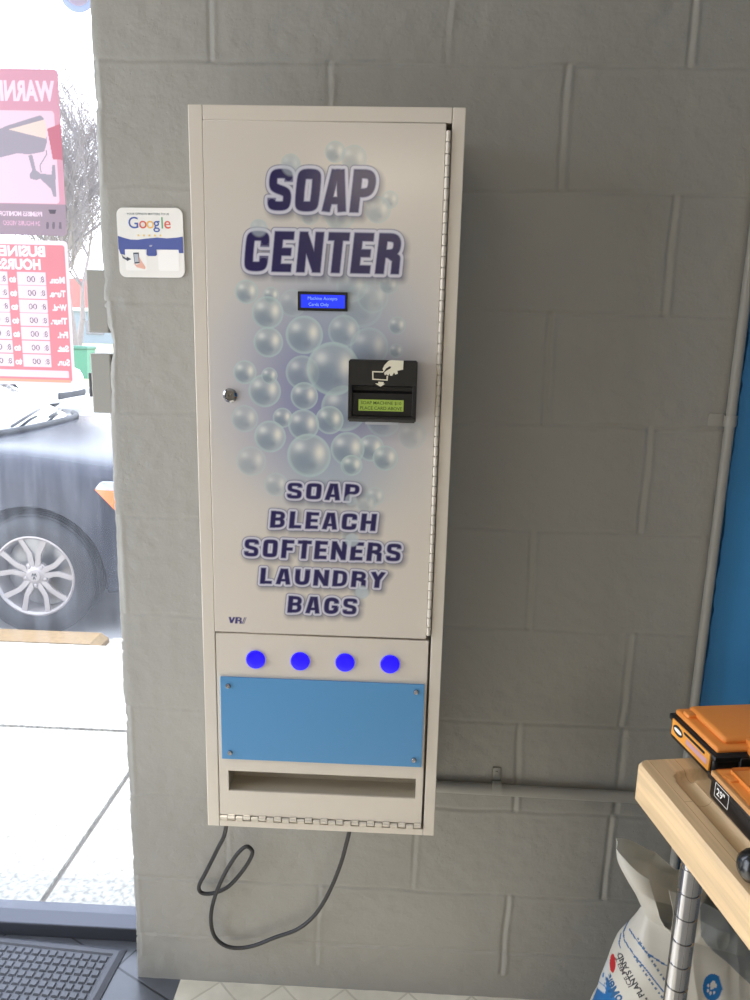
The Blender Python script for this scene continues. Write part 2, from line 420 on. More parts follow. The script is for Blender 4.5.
bm = bmesh.new(); box(bm, (-1.8, -.16, -.06), (-.515, .172, 0.0)); struct('floor_entrance', bm, tile_mat('slate_tile', (92, 94, 99), (84, 86, 90), (40, 41, 44), .3, .5, .3))

# storefront window: frame, glass, sill rail
win = bpy.data.objects.new('window_1', None); COL.objects.link(win); win['kind'] = 'structure'; win.location = (0, 0, 0)
M_alu = mat('dark_aluminium', (74, 75, 82), .42, .5)
bm = bmesh.new()
box(bm, (-.626, .098, .036), (XL, .172, 2.5), .002); box(bm, (-1.8, .098, .036), (-1.75, .172, 2.5), .002); box(bm, (-1.75, .098, 2.45), (-.626, .172, 2.5), .002)
new_obj('window_frame', bm, M_alu, win)
bm = bmesh.new(); box(bm, (-1.8, .098, 0), (XL, .172, .036), .003); new_obj('window_sill', bm, M_alu, win)
m, t, b, o = nt('dusty_glass')
g = t.nodes.new('ShaderNodeBsdfGlossy'); g.inputs['Roughness'].default_value = .02
tr = t.nodes.new('ShaderNodeBsdfTransparent'); tl = t.nodes.new('ShaderNodeBsdfTranslucent'); tl.inputs['Color'].default_value = (.9, .92, 1, 1)
tc = t.nodes.new('ShaderNodeTexCoord'); mp = t.nodes.new('ShaderNodeMapping'); mp.inputs['Scale'].default_value = (14, 1, 1.6); mp.inputs['Rotation'].default_value[1] = .12
n1 = t.nodes.new('ShaderNodeTexNoise'); n1.inputs['Scale'].default_value = 3; n1.inputs['Detail'].default_value = 6
rr = t.nodes.new('ShaderNodeMapRange'); rr.inputs['From Min'].default_value = .35; rr.inputs['From Max'].default_value = .75; rr.inputs['To Min'].default_value = .035; rr.inputs['To Max'].default_value = .085
m1 = t.nodes.new('ShaderNodeMixShader'); m2 = t.nodes.new('ShaderNodeMixShader'); fr = t.nodes.new('ShaderNodeFresnel'); fr.inputs['IOR'].default_value = 1.3
t.links.new(tc.outputs['Object'], mp.inputs['Vector']); t.links.new(mp.outputs['Vector'], n1.inputs['Vector']); t.links.new(n1.outputs['Fac'], rr.inputs['Value'])
t.links.new(rr.outputs['Result'], m1.inputs[0]); t.links.new(tr.outputs[0], m1.inputs[1]); t.links.new(tl.outputs[0], m1.inputs[2])
t.links.new(fr.outputs[0], m2.inputs[0]); t.links.new(m1.outputs[0], m2.inputs[1]); t.links.new(g.outputs[0], m2.inputs[2]); t.links.new(m2.outputs[0], o.inputs['Surface'])
bm = bmesh.new(); gv = [bm.verts.new(p) for p in ((-1.75, .143, .036), (-.624, .143, .036), (-.624, .143, 2.45), (-1.75, .143, 2.45))]; bm.faces.new(gv)
new_obj('pane', bm, m, win)

w2 = bpy.data.objects.new('added_window', None); COL.objects.link(w2); w2['kind'] = 'structure'  # unseen opening in the left wall, added and sized for grazing side light
bm = bmesh.new()
for y_ in (-1.35, -.14): box(bm, (-1.88, y_, .04), (-1.82, y_+.04, 2.3), .002)
for z_ in (.04, 2.26): box(bm, (-1.88, -1.31, z_), (-1.82, -.14, z_+.04), .002)
new_obj('window_frame', bm, M_alu, w2)
# outside
M_walk = mat('concrete', (150, 146, 136), .9, bump=.6, bscale=120, var=.42, vscale=70)
def walk():
    bm = bmesh.new()
    c0, c1 = gz(45, 897, 0), gz(128, 775, 0); dx, dy = c1[0]-c0[0], c1[1]-c0[1]; k = dx/dy
    Y0 = .173
    # slabs between the cross joint at y=1.05 and the slanting joint
    X = lambda y: c0[0]+(y-c0[1])*k
    g = .008
    def quad(a):
        t = bmesh.new(); vs = [t.verts.new((x, y, 0)) for x, y in a]; f = t.faces.new(vs)
        r = bmesh.ops.extrude_face_region(t, geom=[f]); bmesh.ops.translate(t, verts=[v for v in r['geom'] if isinstance(v, bmesh.types.BMVert)], vec=(0, 0, -.15)); merge(bm, t)
    quad([(-9, Y0), (X(Y0)-g, Y0), (X(1.05)-g, 1.052-g), (-9, 1.052-g)])
    quad([(X(Y0)+g, Y0), (6, Y0), (6, 1.052-g), (X(1.05)+g, 1.052-g)])
    quad([(-9, 1.052+g), (-4, 1.052+g), (-4, 1.79), (-9, 1.79)]); quad([(-4, 1.052+g), (6, 1.052+g), (6, 1.79), (-4, 1.79)])
    return bm
struct('sidewalk', walk(), M_walk)
bm = bmesh.new(); box(bm, (-9, .173, -.1505), (6, 1.79, -.012)); struct('sidewalk_bed', bm, mat('joint_grey', (120, 112, 100), .95)).name = 'sidewalk_bed'
bm = bmesh.new()
prism(bm, [(-9, -.16), (-1.42, -.16), (-1.44, -.02), (-1.475, 0.004), (-9, 0.004)], 1.793, 1.93); struct('curb', bm, mat('curb_tan', (120, 98, 66), .9, bump=.5, bscale=120, var=.15, vscale=50))
bm = bmesh.new(); prism(bm, [(-1.415, -.16), (6, -.16), (6, -.02), (-1.415, -.02)], 1.793, 1.93); struct('curb_ramp', bm, M_walk)
bm = bmesh.new(); box(bm, (-80, 1.79, -.35), (40, 17.2, -.15)); struct('street', bm, mat('asphalt', (150, 148, 146), .9, bump=.4, bscale=80, var=.1, vscale=4))
bm = bmesh.new(); box(bm, (-80, 17.2, -.35), (40, 17.5, -.02), .02); struct('curb_far', bm, M_walk)
bm = bmesh.new(); box(bm, (-120, 17.5, -.4), (60, 90, -.06)); struct('lawn', bm, mat('dry_lawn', (150, 150, 104), .95, bump=.8, bscale=20, var=.25, vscale=1.5))

# conduits on the wall
t = thing('conduit_pipe', 'grey painted upright conduit pipe beside the blue wall edge', 'conduit', (.543, 0, 0))
bm = bmesh.new(); tube(bm, [(0, -.0135, .0), (0, -.0135, 1.2), (.001, -.0135, 2.9)], .009, 14); new_obj('pipe', bm, M_greypaint, t, 50)
bm = bmesh.new(); zc = at(718, 420, 0)[2]; box(bm, (-.035, -.003, zc-.012), (.012, -.0005, zc+.012), .001); tube(bm, [(0, -.0135, zc-.01), (0, -.0135, zc+.01)], .0115, 14); new_obj('strap', bm, M_greypaint, t, 50)
z0 = at(445, 785, -.012)[2]; z1 = at(630, 796, -.012)[2]
t = thing('conduit_pipe', 'grey painted level conduit pipe running low from behind the white dispenser', 'conduit', (0, 0, z0-.012))
bm = bmesh.new(); tube(bm, [(-.25, -.0135, .012), (.53, -.0135, .012+(z1-z0)*1.5)], .0115, 14); new_obj('pipe', bm, M_greypaint, t, 50)
xs = at(496, 780, 0)[0]
bm = bmesh.new(); box(bm, (xs-.009, -.003, .02), (xs+.009, -.0005, .052), .003); tube(bm, [(xs-.009, -.0135, .012), (xs+.009, -.0135, .012)], .0135, 14); tube(bm, [(xs, -.0005, .04), (xs, -.006, .04)], .004, 10); new_obj('strap', bm, M_greypaint, t, 50)

# steel brackets on the wall end
for k, (zb, zt, lab) in enumerate(((1.427, 1.540, 'upper of two grey painted steel blocks on the wall end beside the window'), (1.277, 1.389, 'lower grey painted steel block on the wall end with a black rubber bumper'))):
    t = thing('latch_bracket', lab, 'bracket', (XL, .03, zb))
    bm = bmesh.new(); box(bm, (-.034, -.028, 0), (.0055, .03, zt-zb), .003); new_obj('bracket_body', bm, M_greypaint, t)
    if k: bm = bmesh.new(); box(bm, (-.040, -.026, .03), (-.0335, -.002, .075), .002); new_obj('bumper', bm, M_rubber, t)

# ================================================================== SOAP DISPENSER
YF = -.200
TILT = -.0030
def P(u, v, y=YF):
    q = at(u, v, y).copy(); q[0] -= TILT*(q[2]-.546); return q
cab = thing('soap_dispenser', 'white wall-mounted metal soap vending cabinet with bubble print and four blue buttons', 'vending machine', (-.1803, 0, .546))
cab.rotation_euler = (0, TILT, 0)
BX, BZ = cab.location.x, cab.location.z
def L(x, z): return (x-BX, z-BZ)
x0, x1, zb, zt = -.2078, .2078, 0, 1.7665-BZ
ft = .0205
bm = bmesh.new()
box(bm, (x0+.002, -.145, .002), (x1-.002, -.0005, zt-.002), .002)
new_obj('body', bm, M_white, cab)
bm = bmesh.new()
box(bm, (x0, YF, zb), (x0+ft+.001, -.146, zt), .0012); box(bm, (x1-ft+.001, YF, zb), (x1, -.146, zt), .0012)
box(bm, (x0+ft+.0015, YF+.0002, zt-.0215), (x1-ft+.0005, -.146, zt), .0012); box(bm, (x0+ft+.0015, YF+.0002, zb), (x1-ft+.0005, -.146, zb+.0125), .0012)
new_obj('front_frame', bm, M_white, cab)
# --- door with printed bubbles
dx0, dx1, dz0, dz1 = -.1848, .1784, .9290-BZ, 1.7435-BZ
lines = [('SOAP', (266, 168), (377, 213), .1, .10), ('CENTER', (243, 230.5), (402.5, 274.5), .1, .13), ('SOAP', (286, 482), (360.5, 501), .09, .14), ('BLEACH', (269.5, 510.5), (377, 531), .09, .15),
         ('SOFTENERS', (243, 538), (402, 562), .09, .15), ('LAUNDRY', (259.5, 567.5), (385.5, 588), .09, .15), ('BAGS', (287, 595.5), (358, 615), .09, .15)]
heads = []
for i, (tx, a, b_, sh, gp) in enumerate(lines):
    A, B = P(*a), P(*b_); xm0, zm1 = L(A[0], A[2]); xm1, zm0 = L(B[0], B[2])
    pl, sg = block_text(tx, xm0, xm1, zm0, zm1, sh, ((0, 0),), gp, 1.0 if i < 2 else .86)
    heads.append(((tx[0]+('h' if i < 2 else 's')), [q_ for q_, _ in pl]))
A, B = P(228, 616.3), P(246, 623.5)
logo = [q_ for q_, _ in block_text('VR/', A[0]-BX, B[0]-BX, B[2]-BZ, A[2]-BZ, .12, ((0, 0),), .02)[0]]
def door_panel():
    st = .0009
    xs = np.linspace(dx0, dx1, int((dx1-dx0)/st)); zs = np.linspace(dz0, dz1, int((dz1-dz0)/st))
    X, Z = np.meshgrid(xs, zs); nz, nx = X.shape
    base = np.array(lin((218, 209, 198))[:3]); C = np.ones((nz, nx, 3))*base
    def mixc(c, a): 
        nonlocal C
        C = C*(1-a[..., None])+np.array(lin(c)[:3])*a[..., None]
    def px(u, v): q = P(u, v); return q[0]-BX, q[2]-BZ
    rng = np.random.RandomState(5)
    # misty print cloud behind the bubbles
    for u, v, ru, rv, c, a in ((318, 375, 105, 110, (186, 194, 206), .6), (322, 372, 80, 85, (140, 144, 180), .72), (330, 400, 62, 75, (112, 114, 164), .6), (300, 440, 62, 50, (146, 150, 186), .35), (345, 315, 60, 50, (164, 178, 192), .55), (335, 480, 60, 32, (160, 180, 194), .55)):
        cx, cz = px(u, v); k = 1/620
        d = ((X-cx)/(ru*k))**2+((Z-cz)/(rv*k))**2
        mixc(c, a*np.exp(-d*1.1))
    B = []
    a = lambda x, y, r, o=1: B.append((200+x/2.778, 270+y/2.778, r/2.778, o))
    for q in ((450,100,60,.45),(400,385,65,.9),(480,75,45,.5),(400,170,45,.7),(470,215,55,.6),(258,92,38,.5),(130,60,33),(198,70,23),(188,118,45),(190,200,42),(290,180,53),(548,155,25,.8),(525,40,28,.7),(545,225,20,.7),(180,335,46),(193,293,23),(125,283,33),(285,285,48,.8),(370,275,75),(290,350,39),(125,412,38,.7),(360,417,40),(230,410,28),(288,430,44),(195,462,45),(510,415,50,.6),(590,460,40,.4),(303,515,62),(475,495,38),(410,497,48),(515,523,36),(420,543,30),(143,530,42,.6)): a(*q)
    for x, y, r, o in ((277,185,25,.7),(388,155,26,.8),(435,172,33,.6),(525,275,22,.7),(495,300,33,.7),(400,310,40,.6),(325,315,22,.6),(197,345,22,.7),(430,490,40,.5)): B.append((180+x/2.5, 90+y/2.5, r/2.5, o))
    for x, y, r, o in ((220,70,35,.6),(505,105,28,.6),(440,15,30,.8),(480,125,30,.5),(300,300,18,.3),(465,380,24,.5),(430,215,22,.6)): B.append((200+x/2.885, 460+y/2.885, r/2.885, o))
    for u, v, r, o in B:
        cx, cz = px(u, v); ex, ez = px(u+r, v); rr = math.hypot(ex-cx, ez-cz)
        i0, i1 = np.searchsorted(xs, [cx-rr*1.1, cx+rr*1.1]); j0, j1 = np.searchsorted(zs, [cz-rr*1.1, cz+rr*1.1])
        if i1 <= i0 or j1 <= j0: continue
        x = (X[j0:j1, i0:i1]-cx)/rr; z = (Z[j0:j1, i0:i1]-cz)/rr; d = np.hypot(x, z)
        sub = C[j0:j1, i0:i1]
        ins = np.clip((1.0-d)/.06, 0, 1)
        def mx(c, al):
            nonlocal sub
            sub = sub*(1-al[..., None])+np.array(lin(c)[:3])*al[..., None]
        mx((174, 186, 188), ins*.55*o)
        mx((118, 136, 154), ins*o*.62*np.clip(1-((x+.3)**2+(z+.35)**2)/.5, 0, 1))
        mx((192, 216, 212), ins*o*.75*np.clip((d-.80)/.2, 0, 1))
        mx((240, 236, 224), ins*o*.9*np.exp(-((x-.48)**2/.06+(z-.15)**2/.14)))
        mx((232, 234, 230), ins*o*.75*np.exp(-((x+.45)**2/.06+(z-.4)**2/.05)))
        mx((126, 136, 150), ins*o*.4*np.exp(-((x-.15)**2/.05+(z+.45)**2/.03)))
        C[j0:j1, i0:i1] = sub
    # lettering: distance to the outline of the strokes, then shadow, outline, white band and ink
    D = np.full((nz, nx), 9.0)
    def dist(polys, ox=0, oz=0):
        D = np.full((nz, nx), 9.0)
        for q_ in polys:
            a_ = np.array(q_)+np.array([ox, oz])
            if sum(a_[i-1][0]*a_[i][1]-a_[i][0]*a_[i-1][1] for i in range(len(a_))) < 0: a_ = a_[::-1]
            lo, hi = a_.min(0)-.02, a_.max(0)+.02
            i0, i1 = np.searchsorted(xs, [lo[0], hi[0]]); j0, j1 = np.searchsorted(zs, [lo[1], hi[1]])
            if i1 <= i0 or j1 <= j0: continue
            x = X[j0:j1, i0:i1]; z = Z[j0:j1, i0:i1]; d = np.full(x.shape, -9.0); ds = np.full(x.shape, 9.0)
            for i in range(len(a_)):
                p_, r_ = a_[i-1], a_[i]; e_ = r_-p_; l_ = math.hypot(*e_)
                if l_ < 1e-7: continue
                d = np.maximum(d, ((x-p_[0])*e_[1]-(z-p_[1])*e_[0])/l_)
                t_ = np.clip(((x-p_[0])*e_[0]+(z-p_[1])*e_[1])/(l_*l_), 0, 1); ds = np.minimum(ds, np.hypot(x-p_[0]-t_*e_[0], z-p_[1]-t_*e_[1]))
            d = np.where(d < 0, d, ds)
            D[j0:j1, i0:i1] = np.minimum(D[j0:j1, i0:i1], d)
        return D
    soft = lambda D, e: np.clip(.5+(e-D)/.0013, 0, 1)
    for tx, pl in heads:
        big = .0052 if tx[1] == 'h' else .0040
        D = dist(pl)
        al = np.clip(1-np.roll(np.roll(D, 5 if big > .004 else 4, 1), -6 if big > .004 else -4, 0)/.0125, 0, 1)**1.2*.78
        mixc((84, 84, 104), al)
        mixc((118, 117, 142), soft(D, big+.0012)); mixc((210, 208, 218), soft(D, big)); mixc((158, 156, 184), soft(D, .0011)); mixc((40, 34, 84), soft(D, 0))
    mixc((70, 64, 120), soft(dist(logo), 0))
    for u, v, r, o in ((291, 166, 10, .45), (259, 228, 9, .5), (351, 500, 7, .55), (352, 540, 8, .75), (362, 592, 8, .75)):
        cx, cz = px(u, v); rr = r/620; d = np.hypot(X-cx, Z-cz)/rr
        mixc((188, 198, 204), np.clip((1-d)/.25, 0, 1)*o)
    vs = np.stack([X, np.full_like(X, YF-.0008), Z], -1).reshape(-1, 3)
    idx = np.arange(nz*nx).reshape(nz, nx)
    f = np.stack([idx[:-1, :-1], idx[:-1, 1:], idx[1:, 1:], idx[1:, :-1]], -1).reshape(-1, 4)
    me = bpy.data.meshes.new('door_panel')
    n0 = len(vs)
    e = .0012
    ring = [(dx0-e, YF+.0004, dz0-e), (dx1+e, YF+.0004, dz0-e), (dx1+e, YF+.0004, dz1+e), (dx0-e, YF+.0004, dz1+e)]
    rb = [(p[0], -.150, p[2]) for p in ring]
    vs = np.concatenate([vs, np.array(ring), np.array(rb)])
    me.vertices.add(len(vs)); me.vertices.foreach_set('co', vs.ravel())
    cs = [idx[0, 0], idx[0, -1], idx[-1, -1], idx[-1, 0]]
    extra = []
    for i in range(4):
        j = (i+1) % 4
        extra.append((cs[i], n0+i, n0+j, cs[j])); extra.append((n0+i, n0+4+i, n0+4+j, n0+j))
    extra.append((n0+4, n0+7, n0+6, n0+5))
    F_ = np.concatenate([f, np.array(extra)])
    me.loops.add(F_.size); me.loops.foreach_set('vertex_index', F_.ravel().astype(np.int32))
    me.polygons.add(len(F_)); me.polygons.foreach_set('loop_start', np.arange(0, F_.size, 4, dtype=np.int32))
    try: me.polygons.foreach_set('loop_total', np.full(len(F_), 4, dtype=np.int32))
    except Exception: pass
    me.update(calc_edges=True); me.validate()
    CC = np.concatenate([C.reshape(-1, 3), np.tile(base, (8, 1))]); CC = np.concatenate([CC, np.ones((len(CC), 1))], 1)
    return me, CC
me, CC = door_panel()
M_print = vmat('printed_vinyl', .17, .45)
me.materials.append(M_print)
door = bpy.data.objects.new('door', me); COL.objects.link(door); door.parent = cab
set_print(door, CC); door['label'] = 'tall white door printed with soap bubbles and navy lettering'
# lock
q = P(230.3, 395)
bm = bmesh.new(); T = Matrix.Translation((q[0]-BX, YF-.0008, q[2]-BZ)) @ FACE_Y
lathe(bm, [(.0115, 0), (.0115, .002), (.0085, .0045), (.0075, .0045), (.0072, .0028), (.003, .0028), (.003, .0035), (.0024, .0035), (.0023, .0015), (0, .0015)], 24, T)
new_obj('lock', bm, M_chrome, door, 40)
# upper blue display
def flatten(o): return o
q0, q1 = P(298, 291.5), P(347.5, 311.5); cx, cz = (q0[0]+q1[0])/2-BX, (q0[2]+q1[2])/2-BZ; w, h = (q1[0]-q0[0])/2, .0145
bm = bmesh.new(); prism(bm, rrect(cx-w, cx+w, cz-h, cz+h, .001), YF-.0035, YF); o = new_obj('display', bm, M_black, door)
bm = bmesh.new(); prism(bm, rrect(cx-w+.005, cx+w-.004, cz-h+.0045, cz+h-.0045, .0006), YF-.0040, YF-.002); new_obj('screen', bm, mat('blue_lcd', (20, 40, 190), .25, emit=(30, 55, 235), estr=.75), o)
font_print('screen_text', [('Machine Accepts', cx, cz+.0022, .0048, 'CENTER', 0, 0), ('Cards Only', cx-.006, cz-.0070, .0048, 'CENTER', 0, 0)], YF-.0043, [mat('lcd_glyph', (120, 150, 250), .4, emit=(110, 145, 255), estr=.9)], o)
# card reader
qa, qb_ = P(348.6, 359.5, YF-.027), P(415.6, 424.3, YF-.027)
rx0, rx1, rz0, rz1 = qa[0]-BX, qb_[0]-BX, qb_[2]-BZ, qa[2]-BZ
prof = [(YF, rz0+.004), (YF-.026, rz0+.001), (YF-.029, rz0+.006), (YF-.029, rz0+.010), (YF-.022, rz0+.0115), (YF-.022, rz0+.046), (YF-.017, rz0+.050), (YF-.017, rz0+.056), (YF-.027, rz0+.0585), (YF-.025, rz1-.002), (YF-.023, rz1), (YF, rz1)]
t = bmesh.new()
a = [t.verts.new((rx0, y, z)) for y, z in prof]; c = [t.verts.new((rx1, y, z)) for y, z in prof]
t.faces.new(a); t.faces.new(c[::-1])
for i in range(len(prof)): t.faces.new((a[i], c[i], c[(i+1) % len(prof)], a[(i+1) % len(prof)]))
bmesh.ops.recalc_face_normals(t, faces=t.faces[:])
sid = [e for e in t.edges if abs(e.verts[0].co.x-e.verts[1].co.x) < 1e-6]
bmesh.ops.bevel(t, geom=sid, offset=.0018, segments=2, affect='EDGES')
bm = bmesh.new(); merge(bm, t)
# rims that frame the recessed face
box(bm, (rx0, YF-.028, rz0+.004), (rx0+.007, YF-.001, rz0+.06), .0012); box(bm, (rx1-.007, YF-.028, rz0+.004), (rx1, YF-.001, rz0+.06), .0012)
rd = new_obj('card_reader', bm, M_black, door); rd['label'] = 'black card reader with green display'
q0, q1 = P(358.7, 400, YF-.022), P(403.3, 411.2, YF-.022); cx, cz = (q0[0]+q1[0])/2-BX, (q0[2]+q1[2])/2-BZ
bm = bmesh.new(); prism(bm, [(cx-.0355, cz-.0088), (cx+.0355, cz-.0088), (cx+.0355, cz+.0088), (cx-.0355, cz+.0088)], YF-.0232, YF-.021, 0)
prism(bm, [(cx-.0355, cz-.0055), (cx-.0352, cz-.0055), (cx-.0352, cz-.0054)], YF-.0233, YF-.021, 0)
new_obj('screen', bm, mat('green_lcd', (146, 168, 70), .3, emit=(150, 176, 84), estr=.24), door).name = 'reader_screen'
font_print('reader_text', [('SOAP MACHINE $10', cx, cz+.0015, .0050, 'CENTER', .01, 0), ('PLACE CARD ABOVE', cx, cz-.0068, .0050, 'CENTER', .01, 0)], YF-.0236, [mat('lcd_dark', (70, 92, 22), .5)], door)
bm = bmesh.new(); box(bm, (rx0+.028, YF-.0265, rz0-.0028), (rx0+.081, YF-.004, rz0+.0016), .0008); new_obj('card_tray', bm, mat('tray_grey', (176, 178, 184), .35), door)
# insert-card pictogram (hand, card, arrow) on the sloping upper face
qh = P(381, 373.4, YF-.0275); hx, hz = qh[0]-BX, qh[2]-BZ; yy = YF-.0275; k = 1/590/7.5*1.02
def pp(pts): return [(hx+(x-390)*k, hz-(y-255)*k) for x, y in pts]
ic = []
hand = [(400,225),(412,200),(440,170),(462,166),(540,168),(538,228),(500,236),(504,256),(486,262),(478,248),(466,270),(452,270),(448,256),(440,270),(428,262),(416,268),(410,252),(428,236),(452,222),(458,210),(446,208),(424,222),(408,246)]
ic.append((pp(hand), 0))
for q in ([(330,242),(410,242),(404,250),(330,250)], [(330,242),(338,242),(340,300),(332,300)], [(332,292),(436,296),(436,304),(332,300)], [(428,270),(438,272),(436,304),(428,302)]): ic.append((pp(q), 0))
for q in ([(372,312),(410,313),(408,326),(374,326)], [(352,324),(420,325),(388,346)]): ic.append((pp(q), 0))
print_obj('pictogram', ic, (yy,), [mat('print_cream', (236, 230, 208), .4)], door)
# --- piano hinge on the right of the door
bm = bmesh.new(); n = 49; hz0, hz1 = dz0+.006, dz1-.009
for i in range(n):
    a_, b_ = hz0+(hz1-hz0)*i/n, hz0+(hz1-hz0)*(i+1)/n
    tube(bm, [(.1833, YF-.0012, a_+.0009), (.1833, YF-.0012, b_-.0009)], .0037, 10)
tube(bm, [(.1833, YF-.0002, hz0), (.1833, YF-.0002, hz1)], .0016, 8)
new_obj('hinge', bm, M_hinge, cab, 40)
# --- lower panel with slot
lz1, lz0 = .9245-BZ, .5705-BZ; lx0, lx1 = -.1848, .1838
s0, s1 = P(228.3, 771), P(416, 778.3); s2, s3 = P(228.7, 791), P(415.5, 798.5)
sx0, sx1 = s0[0]-BX, s1[0]-BX; sz1, sz0 = (s0[2]+s1[2])/2-BZ, (s2[2]+s3[2])/2-BZ
bm = bmesh.new(); yb = YF+.004
box(bm, (lx0, YF, sz1), (lx1, yb, lz1)); box(bm, (lx0, YF, lz0), (lx1, yb, sz0)); box(bm, (lx0, YF, sz0), (sx0, yb, sz1)); box(bm, (sx1, YF, sz0), (lx1, yb, sz1))
bmesh.ops.remove_doubles(bm, verts=bm.verts[:], dist=1e-5)
box(bm, (lx0, yb, sz1+.02), (lx1, -.150, lz1)); 
low = new_obj('lower_panel', bm, M_white, cab)
bm = bmesh.new()
box(bm, (sx0-.002, -.150, sz0-.004), (sx1+.002, -.1475, sz1+.004)); box(bm, (sx0-.002, yb, sz0-.004), (sx1+.002, -.15, sz0-.0005)); box(bm, (sx0-.002, yb, sz1+.0005), (sx1+.002, -.15, sz1+.004))
box(bm, (sx0-.004, yb, sz0-.004), (sx0-.0005, -.15, sz1+.004)); box(bm, (sx1+.0005, yb, sz0-.004), (sx1+.004, -.15, sz1+.004))
new_obj('dispensing_tray', bm, mat('tray_beige', (176, 168, 152), .45), low)
# buttons
M_btn = mat('blue_led_button', (10, 4, 110), .25, emit=(30, 4, 255), estr=1.0)
M_bez = mat('button_bezel', (90, 90, 200), .3)
for u, v in ((255.7, 659.2), (300.2, 661), (345, 662.4), (390, 664.2)):
    q = P(u, v); T = Matrix.Translation((q[0]-BX, YF, q[2]-BZ)) @ FACE_Y
    bm = bmesh.new(); lathe(bm, [(.0168, 0), (.0168, .002), (.0152, .0042), (.012, .0050), (.006, .0054), (0, .0055)], 32, T)
    bt = new_obj('button', bm, M_btn, low, 40)
# blue acrylic plate + screws
c = [P(221, 676.2), P(424.2, 683.5), P(421.8, 766), P(222.3, 757.5)]
px0, px1 = (c[0][0]+c[3][0])/2-BX, (c[1][0]+c[2][0])/2-BX; pz1, pz0 = (c[0][2]+c[1][2])/2-BZ, (c[2][2]+c[3][2])/2-BZ
bm = bmesh.new(); box(bm, (px0, YF-.0045, pz0), (px1, YF-.0005, pz1), .0006)
plate = new_obj('blue_plate', bm, mat('blue_acrylic', (84, 148, 200), .3, coat=.2), low); plate['label'] = 'plain blue acrylic plate with four corner screws'
for u, v in ((228.7, 684.3), (416, 691), (413.7, 758.7), (230.7, 751)):
    q = P(u, v); T = Matrix.Translation((q[0]-BX, YF-.0045, q[2]-BZ)) @ FACE_Y
    bm = bmesh.new(); lathe(bm, [(.0048, 0), (.0048, .0018), (.0036, .0034), (.0024, .0036), (.0018, .0028), (0, .0028)], 16, T); new_obj('screw', bm, M_chrome, plate, 40)
# bottom piano hinge
bm = bmesh.new(); n = 26; zz = .5655-BZ
for i in range(n):
    a_, b_ = lx0+(lx1-lx0)*i/n, lx0+(lx1-lx0)*(i+1)/n; r_ = .0040 if i % 2 else .0034
    tube(bm, [(a_+.0007, YF-.0002, zz), (b_-.0007, YF-.0002, zz)], r_, 10)
    if i % 2: box(bm, (a_+.0007, YF-.0024, zz-.001), (b_-.0007, YF+.001, zz+.0062))
    else: box(bm, (a_+.0007, YF-.0012, zz-.0062), (b_-.0007, YF+.001, zz+.001))
new_obj('hinge', bm, M_hinge, cab, 40)

# power cord hanging under the cabinet
pts = [(226.5, 824, .12), (224, 836, .10), (217, 850, .06), (206, 872, .03), (199, 886, .022), (202, 893, .019), (214, 893, .018), (229, 886, .02), (244, 869, .024), (252, 855, .028), (251, 849, .03), (245, 847, .032), (235, 857, .034), (222, 879, .034), (213, 903, .028), (211, 922, .022), (215, 937, .02), (226, 946, .02), (240, 948, .02), (256, 945, .02), (275, 937.5, .02), (296, 930, .02), (311, 919, .024), (322, 905, .03), (332, 886, .045), (341, 863, .07), (346, 845, .09), (349.5, 830, .11), (350, 820, .12)]
bm = bmesh.new(); pth = catmull([at(u, v, -y) for u, v, y in pts], 6)
tube(bm, pth, .0042, 10); cord = new_obj('power_cord', bm, mat('cord_grey', (42, 42, 45), .5), None, True)
tag(cord, 'dark grey power cord looping down the wall below the white cabinet', 'cord')

# ================================================================== REVIEW STICKER
a0, a1 = at(117, 208, -.002), at(185, 278, -.002)
stk = thing('review_sticker', 'white rounded review placard with blue wave stuck left of the dispenser', 'sign', (-.5205, -.001, 1.588))
stk.rotation_euler = (0, -.012, 0)
w, h = .0600, .0600
bm = bmesh.new(); prism(bm, rrect(-w, w, -h, h, .012), -.003, 0); new_obj('sticker_base', bm, mat('sticker_white', (232, 230, 226), .3), stk)
k = 2*w/560.0
def s(x, y): return ((x-342)*k, (357-y)*k*.965)
wave = [s(x, y) for x, y in [(64, 300), (110, 315), (170, 330), (230, 332), (300, 322), (400, 312), (480, 318), (560, 312), (618, 302)]]
low_ = [s(x, y) for x, y in [(618, 440), (578, 440), (578, 408), (400, 408), (388, 470), (305, 470), (300, 408), (112, 408), (112, 452), (70, 440)]]
polys = []
for i in range(len(wave)-1): polys.append(([wave[i], wave[i+1], (wave[i+1][0], s(0, 412)[1]), (wave[i][0], s(0, 412)[1])], 0))
polys.append(([s(306, 405), s(388, 405), s(392, 455), s(378, 466), s(314, 466), s(302, 455)], 0))
polys.append(([s(66, 405), s(118, 405), s(118, 460), s(78, 450)], 0)); polys.append(([s(576, 405), s(617, 405), s(618, 440), s(580, 440)], 0))
print_obj('wave_band', polys, (-.0032,), [mat('print_blue', (84, 96, 158), .35)], stk)
def star(cx, cz, r): return [(cx+(r if i % 2 == 0 else r*.42)*math.sin(i*PI/5), cz+(r if i % 2 == 0 else r*.42)*math.cos(i*PI/5)) for i in range(10)]
print_obj('stars', [(star(*s(240+47*i, 295), .0028), 0) for i in range(5)], (-.0034,), [mat('print_yellow', (238, 206, 110), .4)], stk)
gm = [mat('print_g_blue', (76, 100, 170), .4), mat('print_g_red', (214, 104, 92), .4), mat('print_g_yellow', (236, 190, 110), .4), mat('print_g_green', (100, 170, 130), .4), mat('print_grey', (110, 122, 128), .4), mat('print_paper', (236, 234, 230), .4)]
x = s(155, 0)[0]; zb_ = s(0, 236)[1]; items = []; hh = .0195
for ch, adv, mi in (('G', 92, 0), ('o', 62, 1), ('o', 62, 2), ('g', 62, 0), ('l', 27, 3), ('e', 60, 1)):
    items.append((ch, x, zb_, hh, 'LEFT', .004, mi)); x += adv*k
